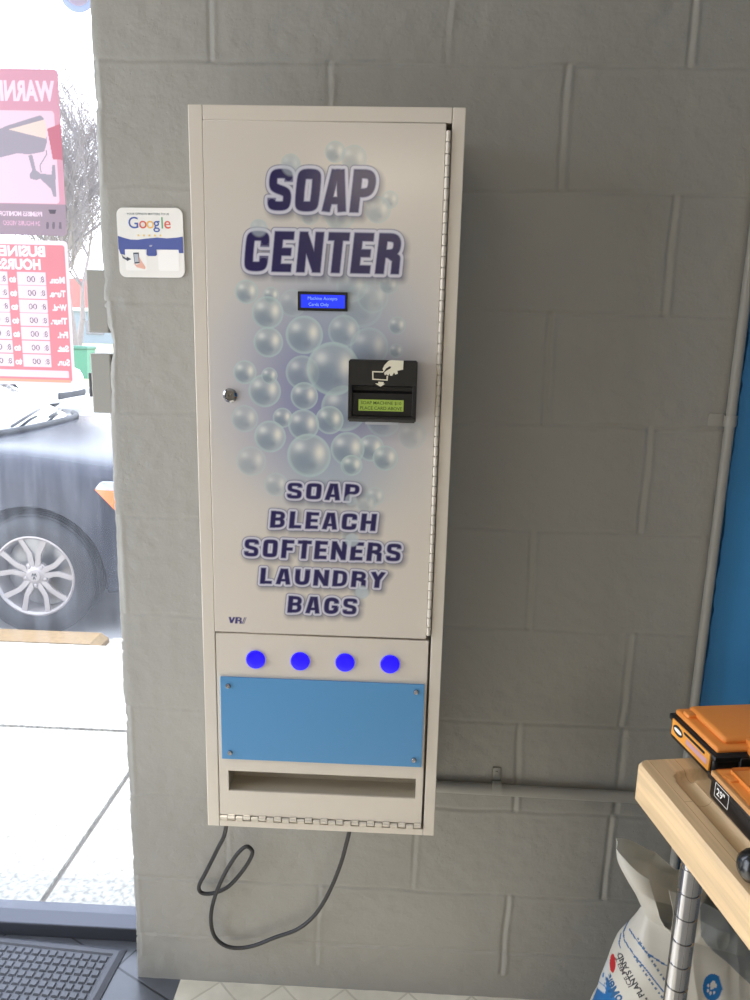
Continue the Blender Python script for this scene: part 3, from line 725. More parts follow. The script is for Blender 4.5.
items.append(('YOUR OPINION MATTERS TO US', s(330, 0)[0], s(0, 126)[1], .0036, 'CENTER', .006, 4))
items.append(('or', s(343, 0)[0], s(0, 388)[1], .004, 'CENTER', .006, 5))
font_print('lettering', items[:6], -.0034, gm, stk); font_print('small_print', items[6:7], -.0034, gm, stk); font_print('small_print', items[7:], -.0034, gm, stk)
pc = [(rrect(*s(118, 590), 0, 0, 0)[:0], 0)]
(xa, za), (xb, zb2) = s(118, 590), s(300, 412)
(xc, zc_), (xd, zd) = s(400, 590), s(578, 412)
M_card = mat('print_card', (240, 238, 236), .35)
for q_ in (rrect(xa, xb, za, zb2, .003), rrect(xc, xd, zc_, zd, .003)): print_obj('card_panel', [(q_, 0)], (-.0034,), [M_card], stk)
ph = [([s(188, 440), s(236, 438), s(240, 528), s(196, 532)], 0), ([s(194, 452), s(231, 450), s(234, 516), s(200, 520)], 1),
      ([s(186, 528), s(212, 540), s(240, 532), s(236, 470), s(250, 500), s(288, 560), s(284, 578), s(252, 572), s(214, 562)], 2),
      ([s(84, 440), s(98, 470), s(128, 488), s(132, 474), s(170, 494), s(132, 512), s(130, 504), s(96, 486)], 0)]
print_obj('pictogram', ph, (-.0036,)*1+(-.0038, -.0037), [mat('print_dark', (70, 76, 92), .4), mat('print_lightgrey', (180, 186, 196), .4), mat('print_skin', (226, 176, 160), .4)], stk)

# ================================================================== WINDOW SIGNS (seen from behind, on the glass)
M_film = vmat('backlit_sign', .5, .3, trans=.215)
def sign_obj(name, label, cat, x1, w, z0, z1, art, base, r=.008):
    nx, nz = int(w/.0011), int((z1-z0)/.0011)
    xs = np.linspace(x1-w, x1, nx); zs = np.linspace(z0, z1, nz); X, Z = np.meshgrid(xs, zs)
    Pp = np.stack([X.ravel(), Z.ravel()], 1); C = np.tile(np.array(lin(base)), (len(Pp), 1))
    art.paint(Pp, C)
    # rounded corners: drop faces outside
    def inside(x, z):
        dx = max(x1-w+r-x, x-(x1-r), 0); dz = max(z0+r-z, z-(z1-r), 0); return dx*dx+dz*dz <= r*r
    vs = [(a, 0.1395, b) for a, b in Pp]
    fs = [(j*nx+i, j*nx+i+1, (j+1)*nx+i+1, (j+1)*nx+i) for j in range(nz-1) for i in range(nx-1) if inside((xs[i]+xs[i+1])/2, (zs[j]+zs[j+1])/2)]
    o = new_obj(name, (vs, fs), M_film); set_print(o, C); tag(o, label, cat)
    return o
def q3(u, v): p = at(u, v, .1385); return p[0], p[2]
# hours
R1 = Raster(); x1 = -.7375; w = .20; z1, z0 = q3(66, 241)[1], q3(75, 386)[1]; H1 = z1-z0
RED = (214, 134, 142); PAPER = (228, 206, 214)
R1.polys([rrect(x1-w+.006, x1-.006, z0+.008, z1-.008, .006)], RED)
R1.polys([[(x1-w+.006, z0+.006), (x1-.01, z0+.006), (x1-.01, z0+.012), (x1-w+.006, z0+.012)]], (236, 164, 140))
u = lambda xx: x1-(66-xx)/66*.1455      # along the row at the sign's top
def fit(R, body, x, z, h, wd, col, off):
    v_, f_ = font_tris(body, h, 'LEFT', off); R.text(body, x, z, h, col, 'LEFT', off, 0, wd/max(p_[0] for p_ in v_), True)
LT = (246, 226, 230); TX = (112, 98, 108)
zt1, zt2 = q3(40, 256.3)[1], q3(35, 269.3)[1]
fit(R1, 'BUSINESS', x1-.0455, zt1, .0195, .119, LT, .045); fit(R1, 'HOURS:', x1-.0560, zt2, .0195, .0865, LT, .045)
for i, (d, wd) in enumerate((('Mon.', .031), ('Tues.', .033), ('Wed.', .029), ('Thur.', .034), ('Fri.', .022), ('Sat.', .024), ('Sun.', .026))):
    z = q3(60+i, 283.2+i*13.7)[1]
    fit(R1, d, x1-.0095, z, .0120, wd, LT, .05)
    for xb1, xb0 in ((x1-.0485, x1-.107), (x1-.1275, x1-.186)):
        R1.polys([rrect(xb0, xb1, z-.005, z+.0205, .001)], PAPER)
        fit(R1, '8:', xb1-.003, z+.001, .0115, .0095, TX, .0); fit(R1, '00', xb1-.0215, z+.001, .0115, .0175, TX, .0)
    fit(R1, 'to', x1-.1105, z, .0125, .0135, LT, .05)
R1.polys([rrect(x1-w+.012, x1-.013, z0+.016, z0+.030, .001)], PAPER)
sign_obj('hours_sign', 'red and white opening hours sign on the window glass, seen from behind', 'sign', x1, w, z0, z1, R1, (236, 214, 222))
# warning
R2 = Raster(); x1 = -.7365; w = .23; z1, z0 = q3(57, 69)[1], q3(66, 236)[1]
pxz = lambda u_, v_: q3(u_*.1333, 50+v_*.1333)       # from crop at 7.5x
pz2 = lambda u_, v_: q3(u_*.1333, 150+v_*.1333)
PINK = (206, 152, 166); PALE = (224, 194, 206); GREY = (158, 150, 160)
R2.polys([rrect(x1-w+.012, x1-.012, pz2(0, 395)[1], pxz(0, 448)[1], .006)], PALE)
z = pxz(300, 375)[1]; R2.text('WARNING', q3(53.5, 95)[0], z, pxz(300, 232)[1]-z, (238, 206, 220), 'LEFT', .045, 0, .66, True)
bot = [(x1-w, z0), (x1, z0), (x1, pz2(0, 400)[1]), (x1-w, pz2(0, 400)[1])]
R2.polys([bot], (158, 140, 150))
# camera pictogram
camp = [pxz(*p) for p in ((-500, 620), (0, 590), (40, 570), (300, 488), (325, 510), (335, 555), (345, 600), (350, 690), (330, 760))]+[pz2(*p) for p in ((230, 30), (120, 25), (0, 55), (-400, 60))]
R2.polys([camp], GREY)
R2.polys([[pxz(*p) for p in ((60, 595), (330, 520), (350, 580), (345, 665))]], (224, 200, 190))
R2.polys([[pxz(*p) for p in ((352, 590), (470, 545), (480, 560))]+[pz2(480, 75), pz2(395, 70)]], (190, 116, 130))
R2.polys([[pz2(*p) for p in ((210, 40), (240, 35), (268, 150), (300, 175), (385, 185), (390, 110), (412, 110), (420, 350), (400, 350), (380, 290), (300, 215), (270, 225), (225, 215), (222, 180), (240, 150))]], GREY)
for p, q in (((345, 0), (350, 30)), ((350, 30), (300, 110)), ((300, 110), (305, 170))):
    R2.polys(thick([pz2(*p), pz2(*q)], .0022), GREY)
z = pz2(0, 490)[1]; R2.text('PREMISES MONITORED', q3(42, 214)[0], z, .0085, (226, 200, 214), 'LEFT', .03, 0, .8, True)
z = pz2(0, 560)[1]; R2.text('24 HOURS VIDEO', q3(40, 224)[0], z, .0085, (206, 164, 184), 'LEFT', .03, 0, .8, True)
R2.polys([[pz2(*p) for p in ((360, 445), (420, 448), (412, 478), (372, 476))]], (96, 88, 98))
for xx in (355, 400, 450): R2.polys([[pz2(*p) for p in ((xx-9, 540), (xx+9, 542), (xx+9, 592), (xx-9, 590))]], (118, 108, 118))
sign_obj('warning_sign', 'pink and grey surveillance camera warning sign on the window glass, above the hours sign', 'sign', x1, w, z0, z1, R2, PINK)
# round sticker at the window's top
q = q3(78, -5); bm = bmesh.new()
rr_ = .0345; zc0 = q3(78, 12.6)[1]+rr_
lathe(bm, [(0, 0), (rr_*.72, 0), (rr_*.72, .0004), (rr_*.72, .0006), (rr_, .0006), (rr_, 0)], 40, Matrix.Translation((q[0], .1395, zc0)) @ FACE_Y)
ro = new_obj('round_sticker', bm, [mat('ring_blue', (150, 160, 190), .5), ]); tag(ro, 'round blue ringed sticker high on the window glass beside the wall', 'sticker')
m, t, b, o = nt('film_ring'); b.inputs['Base Color'].default_value = lin((158, 166, 186)); tl = t.nodes.new('ShaderNodeBsdfTranslucent'); tl.inputs['Color'].default_value = lin((150, 160, 184)); mx = t.nodes.new('ShaderNodeMixShader'); mx.inputs[0].default_value = .6
t.links.new(b.outputs[0], mx.inputs[1]); t.links.new(tl.outputs[0], mx.inputs[2]); t.links.new(mx.outputs[0], o.inputs['Surface']); ro.data.materials[0] = m
m2_, t2, b2, o2 = nt('film_centre'); b2.inputs['Base Color'].default_value = lin((236, 226, 232)); tl2 = t2.nodes.new('ShaderNodeBsdfTranslucent'); tl2.inputs['Color'].default_value = lin((244, 234, 240)); mx2 = t2.nodes.new('ShaderNodeMixShader'); mx2.inputs[0].default_value = .6
t2.links.new(b2.outputs[0], mx2.inputs[1]); t2.links.new(tl2.outputs[0], mx2.inputs[2]); t2.links.new(mx2.outputs[0], o2.inputs['Surface'])
bm = bmesh.new(); lathe(bm, [(0, 0), (rr_*.68, 0), (rr_*.68, .0003), (0, .0003)], 40, Matrix.Translation((q[0], .1387, zc0)) @ FACE_Y); new_obj('centre_disc', bm, m2_, ro)

# ================================================================== FLOOR MAT
mt = thing('floor_mat', 'black rubber entrance mat with raised nub grid below the window', 'mat', (-.665, .072, 0), -.06)
bm = bmesh.new(); LX, LY = -.95, -.62
prof = [(0, 0), (-.012, .005), (-.030, .008), (-.036, .0045)]
poly = [(0, 0), (LX, 0), (LX, LY), (0, LY)]
def inset(d): return [(-d, -d), (LX+d, -d), (LX+d, LY+d), (-d, LY+d)]
prev = None
for d, z in ((0, 0), (.0, .003), (.012, .0095), (.022, .0095), (.025, .0055)):
    ring = [bm.verts.new((x, y, z)) for x, y in inset(d)]
    if prev:
        for i in range(4): bm.faces.new((prev[i], prev[(i+1) % 4], ring[(i+1) % 4], ring[i]))
    prev = ring
bm.faces.new(prev)
new_obj('mat_base', bm, M_rubber, mt)
bm = bmesh.new(); pt = .0205; ny = int((-LY-.075)/pt); nx = int((-LX-.075)/pt)
for i in range(nx):
    for j in range(ny):
        cx, cy = -.038-i*pt, -.038-j*pt; a_, b_ = .0082, .0062
        lo = [bm.verts.new((cx+sx*a_, cy+sy*a_, .0053)) for sx, sy in ((-1, -1), (1, -1), (1, 1), (-1, 1))]
        hi = [bm.verts.new((cx+sx*b_, cy+sy*b_, .0098)) for sx, sy in ((-1, -1), (1, -1), (1, 1), (-1, 1))]
        bm.faces.new(hi)
        for q_ in range(4): bm.faces.new((lo[q_], lo[(q_+1) % 4], hi[(q_+1) % 4], hi[q_]))
nb = new_obj('nub_field', bm, M_rubber, mt); nb['kind'] = 'stuff'

# ================================================================== TABLE
ZT = .925; TH = .050; RZ = math.radians(9.2)
cor = gz(637, 760, ZT)
tab = thing('work_table', 'butcher block work table on chrome wire-shelf posts at the right', 'table', (.250, -.548, 0), RZ)
TW, TD = .95, .56
m_wood, t, b, o = nt('butcher_block')
tc = t.nodes.new('ShaderNodeTexCoord'); mp = t.nodes.new('ShaderNodeMapping'); mp.inputs['Scale'].default_value = (26, 1.6, 26)
n = t.nodes.new('ShaderNodeTexNoise'); n.inputs['Scale'].default_value = 3.2; n.inputs['Detail'].default_value = 8; n.inputs['Distortion'].default_value = .6
mp2 = t.nodes.new('ShaderNodeMapping'); mp2.inputs['Rotation'].default_value[2] = PI/2; mp2.inputs['Location'].default_value = (.33, .017, 0)
br = t.nodes.new('ShaderNodeTexBrick'); br.offset = .37; br.inputs['Scale'].default_value = 1; br.inputs['Brick Width'].default_value = .42; br.inputs['Row Height'].default_value = .034; br.inputs['Mortar Size'].default_value = .0004
br.inputs['Color1'].default_value = lin((230, 198, 154)); br.inputs['Color2'].default_value = lin((218, 184, 138)); br.inputs['Mortar'].default_value = lin((186, 150, 106))
cr = t.nodes.new('ShaderNodeMapRange'); cr.inputs['From Min'].default_value = .3; cr.inputs['From Max'].default_value = .7; cr.inputs['To Min'].default_value = .78; cr.inputs['To Max'].default_value = 1.12
mx = t.nodes.new('ShaderNodeMix'); mx.data_type = 'RGBA'; mx.blend_type = 'MULTIPLY'; mx.inputs[0].default_value = 1
t.links.new(tc.outputs['Object'], mp.inputs['Vector']); t.links.new(mp.outputs['Vector'], n.inputs['Vector']); t.links.new(tc.outputs['Object'], mp2.inputs['Vector']); t.links.new(mp2.outputs['Vector'], br.inputs['Vector'])
t.links.new(n.outputs['Fac'], cr.inputs['Value']); t.links.new(br.outputs['Color'], mx.inputs[6]); t.links.new(cr.outputs['Result'], mx.inputs[7]); t.links.new(mx.outputs[2], b.inputs['Base Color'])
b.inputs['Roughness'].default_value = .5
def tabletop():
    st = .003; x = np.concatenate([np.arange(0, .20, st), np.linspace(.2, TW, 90)]); y = np.concatenate([-np.arange(0, .30, st), -np.linspace(.3, TD, 60)])
    X, Y = np.meshgrid(x, y); 
    def rr(x_, y_, ins, r):
        cx, cy = TW/2, -TD/2; qx = np.abs(x_-cx)-(TW/2-ins-r); qy = np.abs(y_-cy)-(TD/2-ins-r)
        return np.hypot(np.maximum(qx, 0), np.maximum(qy, 0))+np.minimum(np.maximum(qx, qy), 0)-r
    dg = np.abs(rr(X, Y, .040, .014)); zg = -.0075*np.sqrt(np.clip(1-(dg/.0105)**2, 0, 1))
    # rounded plan corners: pull the outline in
    R0 = .016
    d0 = rr(X, Y, 0, R0)
    cx = np.clip(X, R0, TW-R0); cy = np.clip(Y, -TD+R0, -R0); vx, vy = X-cx, Y-cy; ln = np.hypot(vx, vy); both = (np.abs(vx) > 1e-9) & (np.abs(vy) > 1e-9)
    m_ = np.maximum(np.abs(vx), np.abs(vy)); kk = np.where(both & (ln > 0), m_/np.maximum(ln, 1e-9), 1)
    X2, Y2 = cx+vx*kk, cy+vy*kk
    d2 = -rr(X2, Y2, 0, R0)          # distance inside the outline
    rf = .0045; dd = np.clip(d2, 0, rf); zf = -(rf-np.sqrt(np.clip(rf*rf-(rf-dd)**2, 0, None)))
    Z = ZT+zg+zf
    ny, nx = X.shape; vs = np.stack([X2, Y2, Z], -1).reshape(-1, 3).tolist(); fs = [(j*nx+i, (j+1)*nx+i, (j+1)*nx+i+1, j*nx+i+1) for j in range(ny-1) for i in range(nx-1)]
    peri = [i for i in range(nx)]+[j*nx+nx-1 for j in range(1, ny)]+[(ny-1)*nx+i for i in range(nx-2, -1, -1)]+[j*nx for j in range(ny-2, 0, -1)]
    n_ = len(peri); prev = peri
    c0 = Vector((TW/2, -TD/2))
    for z, ins in ((ZT-TH+.004, 0), (ZT-TH+.001, .0012), (ZT-TH, .004)):
        b0 = len(vs)
        for p in peri:
            px_, py_ = vs[p][0], vs[p][1]
            qx = min(max(px_, ins), TW-ins); qy = min(max(py_, -TD+ins), -ins); vs.append([qx, qy, z])
        cur = list(range(b0, b0+n_))
        for i in range(n_): fs.append((prev[i], prev[(i+1) % n_], cur[(i+1) % n_], cur[i]))
        prev = cur
    fs.append(tuple(prev))
    return vs, fs
vs, fs = tabletop(); bm = bmesh.new(); bv = [bm.verts.new(v) for v in vs]
for f in fs: bm.faces.new([bv[i] for i in f])
new_obj('tabletop', bm, m_wood, tab, 35)
def post(x, y):
    bm = bmesh.new(); pr = [(0, .012), (.0125, .012)]; z = .03
    while z < ZT-TH-.004:
        pr += [(.0127, z-.0016), (.0114, z-.0010), (.0114, z+.0010), (.0127, z+.0016)]; z += .0318
    pr += [(.0127, ZT-TH), (0, ZT-TH)]
    lathe(bm, pr, 28, Matrix.Translation((x, y, 0))); p = new_obj('post', bm, M_chrome, tab, 40)
    bm = bmesh.new(); lathe(bm, [(0, 0), (.016, 0), (.016, .006), (.008, .012), (0, .012)], 16, Matrix.Translation((x, y, 0))); new_obj('foot', bm, M_black, p, 40)
for x, y in ((.024, -.110), (TW-.03, -.110), (.024, -TD+.03), (TW-.03, -TD+.03)): post(x, y)
# lower wire shelf
bm = bmesh.new(); zs_ = .14
for y in (-.110, -TD+.03): tube(bm, [(.024, y, zs_), (TW-.03, y, zs_)], .003, 8); tube(bm, [(.024, y, zs_-.03), (TW-.03, y, zs_-.03)], .003, 8)
for x in (.024, TW-.03): tube(bm, [(x, -.110, zs_), (x, -TD+.03, zs_)], .003, 8)
for i in range(30): xx = .05+i*.03; tube(bm, [(xx, -.110, zs_+.003), (xx, -TD+.03, zs_+.003)], .0018, 6)
new_obj('wire_shelf', bm, M_chrome, tab, True)

# ---- cases
M_lab = mat('label_orange', (236, 160, 62), .45); M_labp = mat('label_pink', (206, 160, 168), .45); M_wht = mat('print_white', (232, 230, 224), .45); M_blk = mat('print_black', (22, 20, 20), .45)
def case(name, label, loc, rz, wx, dy, hb, hl, tilt=0):
    c = thing(name, label, 'tool case', loc, rz)
    bm = bmesh.new(); box(bm, (0, -dy, 0), (wx, 0, hb), .006, 3)
    box(bm, (-.002, -dy-.003, hb-.010), (wx+.002, .002, hb-.002), .002)
    for xx in (.03, .12, .21): box(bm, (xx, -dy-.005, .004), (xx+.03, -dy+.004, hb-.004), .0025)
    new_obj('case_base', bm, M_black, c, 30)
    bm = bmesh.new(); box(bm, (.003, -dy+.003, hb-.002), (wx-.003, -.002, hb+hl*.45), .004, 3); box(bm, (.016, -dy+.011, hb+hl*.3), (wx-.012, -.009, hb+hl), .006, 3)
    box(bm, (.006, -.030, hb+hl*.3), (.02, -.016, hb+hl*.75), .002)
    ld = new_obj('case_lid', bm, M_orange, c, 30)
    for xx in (.042, .24):
        bm = bmesh.new(); box(bm, (xx, -dy-.010, hb-.010), (xx+.012, -dy+.006, hb+.005), .003, 3); box(bm, (xx+.002, -dy-.004, hb-.004), (xx+.010, -dy+.016, hb+.012), .002); new_obj('latch', bm, M_orange, c, 30)
    return c
p0 = gz(672, 741, ZT)
c1 = case('tool_case', 'orange-lidded black plastic tool case with an orange end label, at the table far edge', (.3125, -.4885, ZT), RZ, .34, .104, .036, .014)
bm = bmesh.new(); box(bm, (-.0035, -.098, .0105), (-.0005, -.010, .0325), .0008); lb = new_obj('end_label', bm, M_lab, c1)
def side_print(name, polys, x, m, par):     # polygons in (y along -y, z) on the left end
    vs, fs = [], []
    for q_ in polys:
        b0 = len(vs); vs += [(x, -a_, z_) for a_, z_ in q_]; fs.append(tuple(range(b0, b0+len(q_))))
    return new_obj(name, (vs, fs), m, par)
side_print('oval_badge', [[(.026+.012*math.cos(a_*PI/12), .0225+.0065*math.sin(a_*PI/12)) for a_ in range(24)]], -.0037, M_blk, lb)
side_print('oval_centre', [[(.026+.0095*math.cos(a_*PI/12), .0225+.0028*math.sin(a_*PI/12)) for a_ in range(24)]], -.0039, M_wht, lb)
side_print('label_strip', [[(.046, .0235), (.094, .0235), (.094, .0165), (.046, .0165)]], -.0038, M_labp, lb)
side_print('label_line', [[(.040, .0300), (.088, .0300), (.088, .0265), (.040, .0265)]], -.0038, M_blk, lb)
c2 = case('tool_case', 'lower black tool case marked 29 with an orange lid, in front of the labelled one', (.3115, -.6215, ZT), RZ-.02, .34, .100, .034, .006)
v, f = font_tris('29"', .0085, 'LEFT', .02)
o = new_obj('size_mark', ([(-.0024, -(a_+.020), b_+.0165) for a_, b_ in v], f), M_wht, c2)
side_print('mark_frame', thick([(.0165, .0125), (.043, .0125), (.043, .029), (.0165, .029), (.0165, .0125)], .0008), -.0023, M_wht, c2)
bm = bmesh.new(); box(bm, (-.0022, -.097, .0305), (.0035, -.004, .0365), .0015); new_obj('rim_strip', bm, mat('rim_tan', (206, 150, 92), .45), c2)
# rounded tool handle
q = gz(746, 880, ZT)
th = thing('hand_tool', 'rounded black rubber end of a tool lying before the lower case', 'tool', (q[0]-.006, q[1]-.004, ZT+.017), RZ)
bm = bmesh.new(); lathe(bm, [(0, -.004), (.008, -.003), (.0135, .001), (.0165, .008), (.017, .016), (.0165, .026), (.0145, .030), (.0145, .036), (.0165, .04), (.0165, .16), (0, .162)], 24, Matrix.Rotation(PI/2, 4, 'Y')); new_obj('grip', bm, mat('grip_black', (18, 18, 20), .25, coat=.3), th, 40)

# ================================================================== ICE MELT BAG
def bag():
    nt_, nz_ = 720, 440
    lev = [  # z, xL, xR, depth(half), exponent
        (0.0, .36, .76, .075), (.04, .335, .775, .10), (.12, .30, .765, .115), (.20, .300, .745, .116), (.28, .314, .715, .108), (.36, .332, .675, .092), (.43, .350, .635, .072), (.475, .364, .60, .05), (.508, .374, .575, .036), (.54, .358, .56, .040), (.58, .335, .545, .042), (.622, .317, .53, .032)]
    zz = np.array([l[0] for l in lev]); out = []; Cz = []
    YC = -.31
    for j in range(nz_):
        tz = j/(nz_-1); z = tz*.622
        xl, xr, dp = (np.interp(z, zz, [l[k] for l in lev]) for k in (1, 2, 3))
        for i in range(nt_):
            th_ = PI+PI*i/580 if i < 580 else PI*(i-580)/(nt_-580); c_, s_ = math.cos(th_), math.sin(th_)
            ex = .72; px_ = (xl+xr)/2+(xr-xl)/2*math.copysign(abs(c_)**ex, c_); py_ = YC+dp*math.copysign(abs(s_)**ex, s_)
            # the torn top edge falls away to the right
            fx = (px_-xl)/(xr-xl); drop = np.interp(fx, [0, .1, .3, .6, 1], [0, .012, .035, .070, .105])
            k_ = max(0, (z-.38)/.242); zf = z-drop*k_*(1 if s_ < 0.2 else .85)
            if k_ > .6 and s_ > .0: zf += .012*(k_-.6)/.4*max(0, 1-fx*1.3)
            v = Vector((px_*9, py_*9, zf*9)); a_ = noise.noise(v)*.010+noise.noise(v*2.7)*.005
            fold = .006*abs(noise.noise(Vector((px_*22, zf*8, 3))))*1.2
            amp = 1+1.3*k_
            nx_, ny_ = c_, s_
            out.append((px_+nx_*a_*amp*.5, py_+ny_*(a_-fold)*amp, max(zf, 0.001)))
    vs = np.array(out)
    fs = []
    hole = [at(u_, v_, -.36)[[0, 2]] for u_, v_ in ((655, 876), (659, 872), (666, 880), (671, 895), (675, 920), (673, 936), (668, 934), (662, 922), (656, 902), (652, 888))]
    def in_poly(x, z):
        r_ = False; n_ = len(hole)
        for a_ in range(n_):
            (x0_, z0_), (x1_, z1_) = hole[a_], hole[a_-1]
            if (z0_ > z) != (z1_ > z) and x < (x1_-x0_)*(z-z0_)/(z1_-z0_)+x0_: r_ = not r_
        return r_
    for j in range(nz_-1):
        for i in range(nt_):
            q_ = (j*nt_+i, j*nt_+(i+1) % nt_, (j+1)*nt_+(i+1) % nt_, (j+1)*nt_+i)
            c_ = vs[list(q_)].mean(0)
            if c_[1] < YC and c_[2] > .4 and in_poly(c_[0], c_[2]): continue
            fs.append(q_)
    fs.append(tuple(range(nt_))[::-1])
    return vs, fs
vs, fs = bag()
C = np.tile(np.array(lin((230, 226, 216))), (len(vs), 1))
front = vs[:, 1] < -.27
R3 = Raster()
# the artwork is laid on the bag's slanting front along one fixed direction close to the camera's view
BO = np.array([.42, -.385, .38]); BN = np.array([-.36, -.71, .60]); BN = BN/np.linalg.norm(BN)
B1 = np.cross([0, 0, 1.0], BN); B1 = B1/np.linalg.norm(B1); B2 = np.cross(BN, B1)
def bq(u_, v_):
    d_ = ray(u_, v_); p_ = CP+d_*(BN.dot(BO-CP)/BN.dot(d_))-BO
    return float(p_.dot(B1)), float(p_.dot(B2))
def from4(x, y): return bq(590+x/7.5, 900+y/7.5)
def from5(x, y): return bq(660+x/8.333, 900+y/8.333)
BLUE = (42, 128, 196)
R3.polys([[from4(*p) for p in ((-200, 560), (20, 600), (70, 560), (120, 600), (160, 700), (190, 760), (260, 900), (500, 1500), (-200, 1500))]], BLUE)
R3.polys([[from4(160+28*math.cos(a_), 480+72*math.sin(a_)) for a_ in np.linspace(0, 2*PI, 20)[:-1]]], (206, 44, 52))
# writing runs up to the left along the slanted bag
def slant(body, p, q, h, col, off=.025):
    a_ = np.array(from4(*p)); b_ = np.array(from4(*q)); d = b_-a_; ang = math.atan2(d[1], d[0]); v, f = font_tris(body, h, 'LEFT', off); w_ = max(x for x, _ in v)
    R3.text(body, a_[0], a_[1], h, col, 'LEFT', off, ang, np.hypot(*d)/w_)
slant('IES', (80, 720), (120, 440), .026, (228, 230, 230), .06)
slant('oMelt', (248, 745), (138, 562), .020, (44, 108, 160), .03)
slant('ICE MELT', (330, 640), (212, 420), .0085, (96, 84, 86))
slant('PETS, PLANTS AND', (500, 850), (235, 390), .0100, (66, 66, 70), .035)
for (xa_, ya_), (xb_, yb_) in (((640, 860), (330, 395)), ((650, 720), (360, 262))):      # lines of print too small to read
    for i in range(14):
        f0, f1 = i/14, (i+.35+.4*((i*7) % 5)/5)/14
        R3.polys(thick([from4(xa_+(xb_-xa_)*f_, ya_+(yb_-ya_)*f_) for f_ in (f0, f1)], .0034), (96, 120, 150))
for pts in (((290, 150), (250, 240), (262, 300), (330, 390), (440, 520), (560, 680)), ((300, 215), (360, 290), (440, 390), (560, 470), (620, 500)), ((230, 250), (215, 330), (230, 360))):
    R3.polys(thick([from4(*p) for p in pts], .0024), (64, 112, 166))
R3.polys([[from5(437+80*math.cos(a_), 725+115*math.sin(a_)) for a_ in np.linspace(0, 2*PI, 28)[:-1]]], BLUE)
pw = (232, 228, 220)
R3.polys([[from5(445+x, 705+y) for x, y in ((-22, -18), (-8, -36), (10, -34), (14, -16), (30, 0), (26, 22), (8, 26), (-8, 38), (-26, 34), (-28, 8))]], pw)
for x, y in ((402, 710), (400, 752), (420, 775), (450, 770)): R3.polys([[from5(x+10*math.cos(a_), y+15*math.sin(a_)) for a_ in np.linspace(0, 2*PI, 12)[:-1]]], pw)
GR = (166, 170, 170)
R3.polys([[from5(*p) for p in ((345, 290), (380, 350), (460, 440), (560, 520), (660, 620), (760, 720), (900, 800), (1200, 700), (900, 100), (420, -120), (340, 60))]], GR)
idx = np.nonzero(front)[0]; sub = C[idx].copy(); R3.paint(np.stack([(vs[idx]-BO).dot(B1), (vs[idx]-BO).dot(B2)], 1), sub); C[idx] = sub
me = bpy.data.meshes.new('ice_melt_bag'); me.from_pydata(vs.tolist(), [], fs); me.update()
m_bag = vmat('plastic_film', .35, .5, trans=.4); me.materials.append(m_bag); me.polygons.foreach_set('use_smooth', [True]*len(me.polygons))
bg = bpy.data.objects.new('ice_melt_bag', me); COL.objects.link(bg); set_print(bg, C)
sm = bg.modifiers.new('film', 'SOLIDIFY'); sm.thickness = .0008; sm.offset = 0
tag(bg, 'crumpled open white and blue plastic bag of ice melt standing behind the table post', 'bag')

